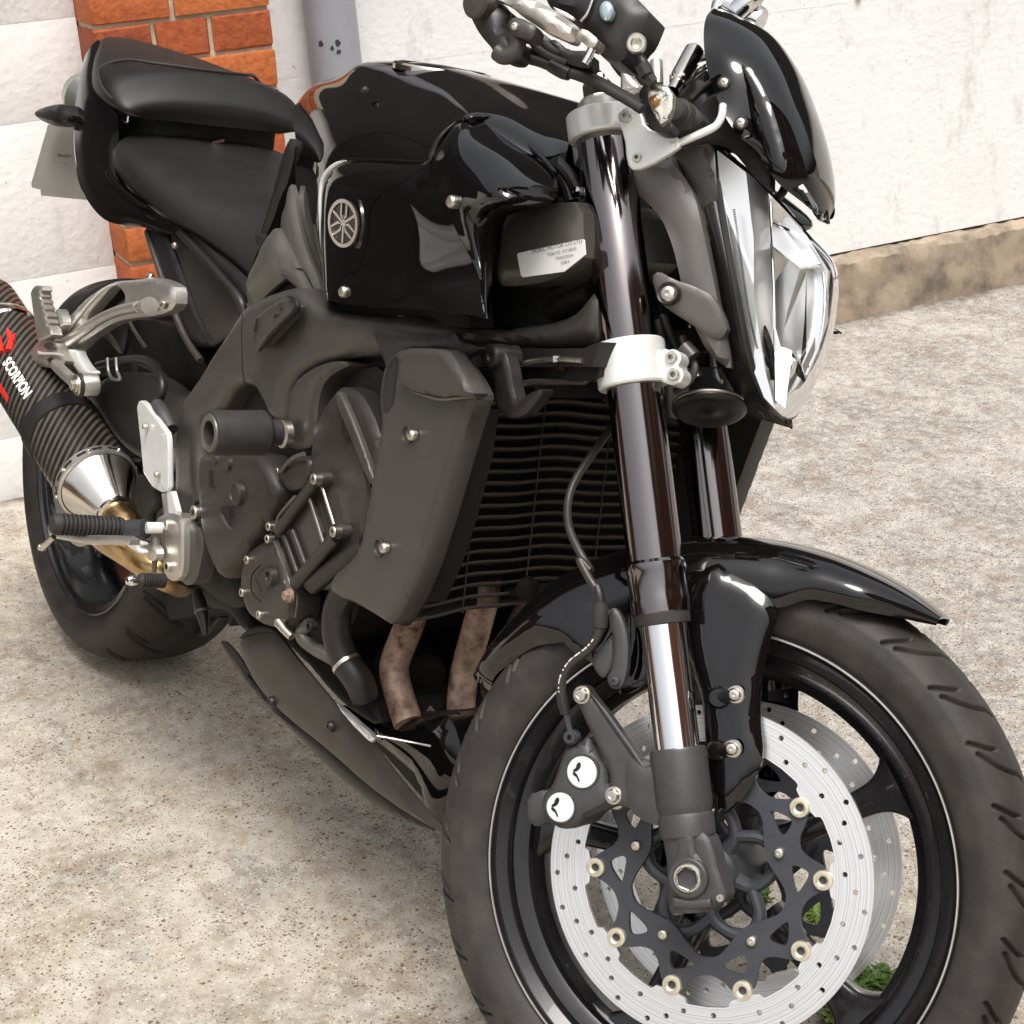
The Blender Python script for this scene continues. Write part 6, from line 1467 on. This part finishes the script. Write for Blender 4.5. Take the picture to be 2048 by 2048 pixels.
if pa and pb and len(V):
    V = V - [(V[:, 0].max() + V[:, 0].min()) / 2, 0, 0]; W0 = V[:, 0].max() - V[:, 0].min()
    L_ = pb[1] - pa[1]; am = (pa[0] + pb[0]) / 2; hm = (pa[1] + pb[1]) / 2
    sgn = 1 if (pc_ and pc_[0] > am) else -1
    VV = [onM(am + sgn * (v[1] / RM * .56) + (pb[0] - pa[0]) * v[0] / W0, hm + v[0] / W0 * L_, .0008) for v in V]
    add('badge_lettering', 'white', 'B', VV, F, MUF, 0)
    def band(name, mt, a0, a1, h0, h1, off):
        n = 8; V = []; F = []
        for i in range(n + 1):
            a = a0 + (a1 - a0) * i / n
            V += [onM(a, h0, off), onM(a, h1, off)]
        for i in range(n): F.append((2 * i, 2 * i + 1, 2 * i + 3, 2 * i + 2))
        add(name, mt, 'B', V, F, MUF, 0)
    band('badge_red_field', 'red', am - sgn * .70, am - sgn * .50, hm - L_ * .5, hm + L_ * .12, .0004)
    # curled sting tail and claws as a plain red mark
    for (u0, v0, u1, v1) in ((-.62, .25, -.95, .75), (-.62, -.35, -1.05, -.45), (-.70, .0, -1.1, .3), (-.60, -.55, -.85, -.9), (-.75, .5, -1.15, .62)):
        a0 = am + sgn * v0 * .8; a1 = am + sgn * v1 * .8
        P_ = [onM(a0, hm + L_ * u0, .0016), onM((a0 + a1) / 2, hm + L_ * (u0 + u1) / 2, .0020), onM(a1, hm + L_ * u1, .0016)]
        tube('badge_mark', 'red', 'B', P_, [.006, .0048, .001], MUF, 4, 8)
# ------------------------------------------------------------ passenger footrest hanger
HG = puff('footrest_hanger', 'alu', 'B', [chaikin(Q('B', 17, [(1700, 610), (1640, 560), (1500, 508), (1400, 520), (1300, 532), (1130, 543), (1020, 590), (850, 700), (700, 860), (600, 1000), (540, 1130), (545, 1215), (600, 1290), (680, 1240), (760, 1190), (830, 1120), (950, 1030), (1100, 940), (1300, 895), (1540, 875), (1700, 800)], -.192), 1),
    chaikin(Q('B', 17, [(1120, 585), (1175, 615), (1232, 690), (1225, 745), (1100, 790), (960, 850), (850, 935), (838, 900), (900, 800), (1000, 690), (1060, 610)], -.192), 1)], .006, .012, .016)
HG['label'] = 'silver passenger footrest hanger'
tube('hanger_edge', 'silver', 'B', Q('B', 17, [(1110, 572, -.197), (1000, 620, -.199), (860, 760, -.200), (700, 960, -.200), (580, 1130, -.200)]), [.001, .0018, .002, .002, .001], HG, 6, 8)
tube('hanger_spar', 'alu', 'B', Q('B', 17, [(1330, 790, -.202), (1150, 830, -.204), (980, 900, -.205), (830, 1000, -.205), (640, 1140, -.204), (540, 1210, -.203)]), [.0075, .007, .007, .0078, .009, .009], HG, 6, 14)
V, F = lathe_vf([(0, -.002), (.004, 0), (.0115, .048), (.0120, .052), (0, .052)], q('B', 17, 1320, 790, -.207), q('B', 17, 1570, 770, -.214) - q('B', 17, 1320, 790, -.207), 24)
add('arm_boss', 'alu', 'B', V, F, HG)
bolt('zinc', 'B', q('B', 17, 1575, 770, -.212), .0055, (.6, -1, 0), 'socket', HG)
tube('hanger_mount', 'lgrey', 'B', Q('B', 17, [(1600, 765, -.19), (1710, 780, -.17)]), [.012, .010], HG, 1, 18)
bolt('chrome', 'B', q('B', 17, 1450, 500, -.19), .0055, (0, -1, .6), 'dome', HG)
puff('hanger_lower_arm', 'silver', 'B', Q('B', 17, [(632, 1195), (750, 1205), (765, 1270), (838, 1385), (900, 1420), (860, 1470), (780, 1450), (740, 1400), (660, 1290)], -.205), .003, .008, .012, HG, sm=1)
cL = q('B', 17, 700, 1550, -.262); cR = q('B', 17, 940, 1540, cL[0], 0); dL = cR - cL; LL = np.linalg.norm(dL)
lathe('muffler_mount', 'alu', 'B', [(0, LL * .36), (.0148, LL * .36), (.0155, LL * .42), (.0155, LL * .95), (.014, LL)], cL, dL, HG, 36)
lathe('mount_rubber', 'rubber', 'B', [(.012, LL * .20), (.0168, LL * .22), (.0172, LL * .33), (.012, LL * .35)], cL, dL, HG, 36)
lathe('mount_washer', 'zinc', 'B', [(0, LL * .12), (.0140, LL * .12), (.0146, LL * .17), (.0140, LL * .21)], cL, dL, HG, 36)
bolt('zinc', 'B', cL + dL * .10, .0070, tuple(-dL), 'hex', HG)
tube('mount_arm', 'alu', 'B', Q('B', 17, [(540, 1350, -.235), (620, 1430, -.245), (700, 1500, -.25)]), .0085, HG, 3, 12)
puff('peg_block', 'alu', 'B', Q('B', 17, [(375, 1115), (480, 1100), (545, 1130), (550, 1190), (600, 1260), (640, 1330), (560, 1392), (440, 1375), (330, 1352), (308, 1225), (345, 1165)], -.222), .005, .010, .028, HG, sm=1)
puff('block_eye', 'casting', 'B', Q('B', 17, [(420, 1150), (470, 1130), (515, 1160), (520, 1190), (480, 1210), (430, 1190)], -.2285), .001, .004, .003, HG, sm=1)
puff('block_edge', 'silver', 'B', Q('B', 17, [(360, 1215), (400, 1230), (530, 1232), (600, 1250), (600, 1262), (520, 1255), (370, 1255)], -.2290), .001, .003, .003, HG)
puff('block_recess', 'dark', 'B', Q('B', 17, [(450, 1300), (485, 1275), (515, 1300), (480, 1335)], -.2290), 0, .004, .001, HG)
teeth = [(380, 585), (418, 600), (422, 630), (400, 650), (418, 690), (405, 705), (430, 745), (420, 762), (448, 810), (436, 825), (465, 880), (452, 895), (480, 945), (468, 960), (500, 1005), (512, 1060)]
puff('passenger_peg', 'alu', 'B', Q('B', 17, [(306, 660), (320, 615), (345, 585)] + teeth + [(440, 1100), (372, 1120), (345, 960), (322, 780)], -.232), .003, .006, .014, HG)
puff('peg_stop', 'alu', 'B', Q('B', 17, [(528, 850), (550, 810), (575, 815), (600, 880), (615, 950), (590, 1010), (545, 1060), (515, 1050), (520, 930)], -.215), .002, .006, .012, HG, sm=1)
# ------------------------------------------------------------ rider footrest, pedal, heel guard
FP = puff('footrest_plate', 'alu', 'B', Q('B', 14, [(1205, 150), (1290, 100), (1360, 105), (1415, 150), (1425, 300), (1420, 540), (1395, 600), (1350, 632), (1300, 610), (1275, 560), (1262, 420), (1255, 280), (1245, 190)], -.208), .004, .010, .02, None, sm=1)
FP['label'] = 'grey footrest plate'
puff('footrest_plate_face', 'frame', 'B', Q('B', 14, [(1365, 130), (1420, 110), (1540, 200), (1580, 320), (1540, 560), (1500, 650), (1420, 660), (1410, 560)], -.196), .004, .012, .02, FP, sm=1)
bolt('zinc', 'B', q('B', 14, 1305, 190, -.213), .0075, (0, -1, 0), 'socket', FP); bolt('zinc', 'B', q('B', 14, 1313, 515, -.213), .0075, (0, -1, 0), 'socket', FP)
t0 = q('B', 14, 400, 185, -.345); xb = t0[0]; t1 = q('B', 14, 960, 215, xb, 0); dP = t1 - t0; LP = np.linalg.norm(dP)
prof = [(0, 0), (.011, 0), (.0135, .004)]
nr = 15
for k in range(nr):
    h0 = .008 + (LP - .012) * k / nr; h1 = .008 + (LP - .012) * (k + 1) / nr
    prof += [(.0140, h0), (.0145, h0 + (h1 - h0) * .3), (.0140, h0 + (h1 - h0) * .55), (.0112, h0 + (h1 - h0) * .62), (.0112, h1 - (h1 - h0) * .05)]
prof += [(.0130, LP - .003), (0, LP)]
PEG = lathe('footpeg', 'rubber', 'B', prof, t0, dP, None, 32, sharp=25); PEG['label'] = 'rider footpeg with ribbed rubber'
puff('peg_bar', 'alu', 'B', Q('B', 14, [(372, 200), (400, 170), (430, 250), (520, 268), (950, 280), (1000, 310), (1000, 350), (900, 345), (720, 350), (440, 300), (390, 290)], -.30), .003, .006, .014, PEG)
tube('peg_feeler', 'zinc', 'B', [q('B', 14, 330, 362, -.345), q('B', 14, 415, 285, -.34)], [.0046, .0036], PEG, 1, 14)
lathe('feeler_tip', 'zinc', 'B', [(0, -.006), (.004, -.005), (.0054, 0), (.004, .005), (0, .006)], q('B', 14, 325, 365, -.345), (0, 1, 0), PEG, 18)
tube('peg_hinge', 'carrier', 'B', [q('B', 14, 975, 230, -.245), q('B', 14, 1125, 225, -.23)], [.0130, .0130], PEG, 2, 22)
tube('hinge_pin', 'silver', 'B', [q('B', 14, 1130, 215, -.235), q('B', 14, 1250, 215, -.215)], [.0075, .0075], PEG, 1, 18)
puff('peg_return', 'silver', 'B', Q('B', 14, [(935, 310), (1000, 300), (1110, 325), (1110, 350), (1070, 355), (1115, 400), (1100, 425), (1020, 385)], -.25), .003, .006, .006, PEG, sm=1)
tube('pedal_link', 'lgrey', 'B', Q('B', 14, [(1200, 290, -.22), (1205, 400, -.22), (1195, 480, -.22), (1190, 560, -.22)]), [.0065, .007, .004, .003], PEG, 4, 14)
BPD = puff('brake_pedal', 'alu', 'B', Q('B', 14, [(1110, 340), (1180, 330), (1215, 400), (1205, 470), (1150, 470), (1120, 410)], -.225), .004, .008, .010, None, sm=1)
p0 = q('B', 14, 1075, 620, -.305); p1 = q('B', 14, 1265, 625, p0[0], 0); dd_ = p1 - p0; L2 = np.linalg.norm(dd_)
prof = [(0, 0), (.0075, 0)]
for k in range(10): prof += [(.0090, .002 + L2 * k / 10), (.0090, .002 + L2 * (k + .55) / 10), (.0070, .002 + L2 * (k + .62) / 10), (.0070, .002 + L2 * (k + .97) / 10)]
lathe('pedal_rubber', 'rubber', 'B', prof + [(0, L2 + .004)], p0, dd_, BPD, 24, sharp=25)
lathe('pedal_tip', 'chrome', 'B', [(0, -.008), (.005, -.006), (.0068, -.001), (.0055, .006), (.003, .012)], q('B', 14, 1018, 622, -.315), dd_, BPD, 20)
# heel guard
HGd = puff('heel_guard', 'silver', 'B', Q('B', 5, [(1060, 985), (1075, 940), (1095, 930), (1125, 955), (1290, 1180), (1302, 1240), (1308, 1600), (1290, 1632), (1250, 1640), (1180, 1598), (1112, 1490), (1088, 1240)], -.205), .001, .003, .006, None)
HGd['label'] = 'silver heel guard plate'
puff('guard_side', 'silver', 'B', Q('B', 5, [(1240, 1200), (1292, 1185), (1304, 1240), (1310, 1600), (1292, 1635), (1255, 1600), (1240, 1400)], -.209), .001, .003, .004, HGd)
for x, y in ((1118, 1135), (1210, 1505)): bolt('zinc', 'B', q('B', 5, x, y, -.211), .0042, (0, -1, 0), 'dome', HGd)
puff('guard_leg', 'silver', 'B', Q('B', 5, [(1290, 1640), (1330, 1632), (1372, 1790), (1362, 1830), (1305, 1810)], -.207), .001, .003, .006, HGd)
puff('guard_leg_side', 'alu', 'B', Q('B', 5, [(1250, 1650), (1292, 1640), (1308, 1810), (1270, 1830)], -.20), .001, .003, .006, HGd)
# rear master cylinder, hoses, clips
tube('rear_brake_hose', 'satin', 'B', Q('B', 5, [(760, 660, -.15), (900, 625, -.16), (1080, 610, -.165), (1180, 650, -.17), (1240, 740, -.175), (1255, 850, -.178), (1215, 960, -.18)]), .0060, HGd, 6, 14)
tube('rear_brake_hose', 'satin', 'B', Q('B', 5, [(1080, 640, -.16), (1190, 690, -.165), (1275, 760, -.17), (1260, 880, -.175)]), .0045, HGd, 6, 12)
tube('master_cylinder', 'casting', 'B', Q('B', 5, [(1210, 960, -.19), (1260, 1050, -.19), (1320, 1160, -.188)]), [.009, .012, .010], HGd, 3, 18)
tube('hose_clip', 'alu', 'B', Q('B', 5, [(832, 600, -.17), (838, 700, -.17), (870, 765, -.17), (930, 765, -.17), (905, 700, -.17), (898, 600, -.17)]), .0026, HGd, 4, 8)
tube('reservoir_line', 'dark', 'B', Q('B', 5, [(1210, 1640, -.185), (1235, 1720, -.185), (1180, 1790, -.185), (1170, 1900, -.185)]), .006, HGd, 5, 10)
# dark masses behind: swingarm, shock, hugger
SW = puff('swingarm', 'grey', 'B', Q('B', 5, [(700, 890), (800, 760), (1000, 700), (1200, 760), (1420, 950), (1400, 1500), (1180, 1420), (1000, 1320), (870, 1180)], -.135), .006, .03, .03, None, sm=1)
SW['label'] = 'dark swingarm'
puff('swingarm_arm', 'grey', 'B', [np.array([(-.82, -.13, .46), (-.82, -.13, .38), (-1.20, -.125, .28), (-1.50, -.12, .275), (-1.52, -.12, .33), (-1.25, -.125, .37)])], .004, .02, .04, SW, mirror=True, sm=1)
puff('mud_guard', 'dark', 'B', Q('B', 5, [(600, 420), (900, 300), (1300, 320), (1640, 650), (1480, 860), (1380, 950), (1390, 1300), (1150, 1200), (1000, 700), (700, 760), (600, 700)], -.09), .004, .03, .12, SW, sm=1)
puff('rear_hugger', 'dark', 'B', Q('B', 17, [(1130, 530), (1010, 560), (850, 640), (720, 760), (620, 900), (590, 980), (700, 1000), (900, 800), (1100, 640)], -.15), .006, .015, .03, SW, sm=1)
puff('linkage_plate', 'lgrey', 'B', Q('B', 17, [(930, 1060), (1010, 1010), (1080, 1080), (1140, 1180), (1165, 1260), (1110, 1190), (1030, 1090)], -.16), .002, .006, .006, SW, sm=1)
puff('linkage_plate', 'satin', 'B', Q('B', 17, [(1000, 1000), (1240, 910), (1230, 1080), (1190, 1250), (1150, 1240), (1090, 1100)], -.155), .002, .006, .006, SW, sm=1)
tube('linkage_edge', 'lgrey', 'B', Q('B', 17, [(1240, 920, -.158), (1320, 1060, -.158), (1410, 1190, -.158)]), .0028, SW, 3, 8)
puff('rear_inner_fill', 'dark', 'B', Q('B', 0, [(255, 650), (420, 640), (470, 740), (440, 900), (455, 1100), (430, 1220), (340, 1240), (300, 1120), (280, 900)], -.06), 0, .02, .12, SW)
# rear wheel
rpr = [(.236, -.0785), (.2365, -.082), (.2345, -.0845), (.2315, -.084), (.228, -.079), (.218, -.076), (.2150, -.070), (.2145, -.058), (.205, -.045), (.198, -.03), (.1935, -.015), (.192, 0)]
full = rpr + [(r, -y) for r, y in rpr[::-1][1:]] + [(.236, .0785), (.222, .070), (.203, .03), (.203, -.03), (.222, -.070), (.236, -.0785)]
V, F = lath_y(full, -1.4796, .311); RW = add('rear_wheel', 'rim', 'B', V, F); RW['label'] = 'rear wheel'
gr = []; N = 20
for k in range(N):
    t = 2 * math.pi * k / N
    for s in (-1, 1):
        o = 0 if s < 0 else math.pi / N
        gr.append((t + o, [(s * .010, 0), (s * .035, .05), (s * .062, .12), (s * .085, .17)]))
        gr.append((t + o + .13, [(s * .045, 0), (s * .066, .04), (s * .088, .075)]))
tyre('tyre', 'B', -1.4796, .311, .0955, .2335, .079, gr, 1000, RW, .0045, .0024)
for k in range(5): spoke('spoke', 'B', -1.4796, .311, 20 + 72 * k, [(.05, .04, .08, 0), (.10, .03, .05, 0), (.15, .034, .04, 0), (.19, .07, .05, 0)], 'rim', RW)
lathe('hub', 'satin', 'B', [(0, -.09), (.03, -.09), (.05, -.07), (.055, 0), (.05, .07), (.03, .09), (0, .09)], (-1.4796, 0, .311), (0, 1, 0), RW, 32)
V, F = puff_vf([circle(.1225, 0, 80) - [1.4796, 0, -.011], circle(.09, 0, 60) - [1.4796, 0, -.011]], 0, .01, .005); V = np.array(V) + [0, -.10, 0]
add('rear_brake_disc', 'steel', 'B', V, F, RW, 30)
# drip tube and side bits below the crankcase
tube('drain_tube', 'satin', 'B', Q('B', 14, [(1520, 700, -.15), (1545, 800, -.15), (1570, 900, -.15), (1590, 1040, -.15)]), [.006, .009, .008, .004], SW, 4, 12)
tube('drain_band', 'lgrey', 'B', Q('B', 14, [(1562, 850, -.15), (1566, 870, -.15)]), [.0105, .0105], SW, 1, 12)
puff('side_stand_foot', 'satin', 'B', Q('B', 14, [(1490, 1040), (1560, 980), (1620, 940), (1600, 880), (1690, 870), (1710, 910), (1640, 990), (1530, 1060)], .02), .002, .006, .012, SW)
tube('side_stand', 'satin', 'B', [(-.72, .13, .34), (-.66, .20, .20), (-.62, .27, .075)], .012, SW, 3, 12)
puff('link_bits', 'dark', 'B', Q('B', 14, [(1430, 560), (1560, 620), (1830, 700), (1900, 860), (1820, 850), (1780, 980), (1760, 960), (1770, 850), (1640, 840), (1560, 760), (1500, 700)], -.11), .004, .02, .06, SW, sm=1)
puff('lower_engine_rear', 'dark', 'B', Q('B', 7, [(350, 480), (420, 560), (560, 780), (600, 900), (620, 1000), (540, 1020), (420, 960), (300, 860), (290, 840), (330, 620)], -.15), .006, .02, .08, SW, sm=1)
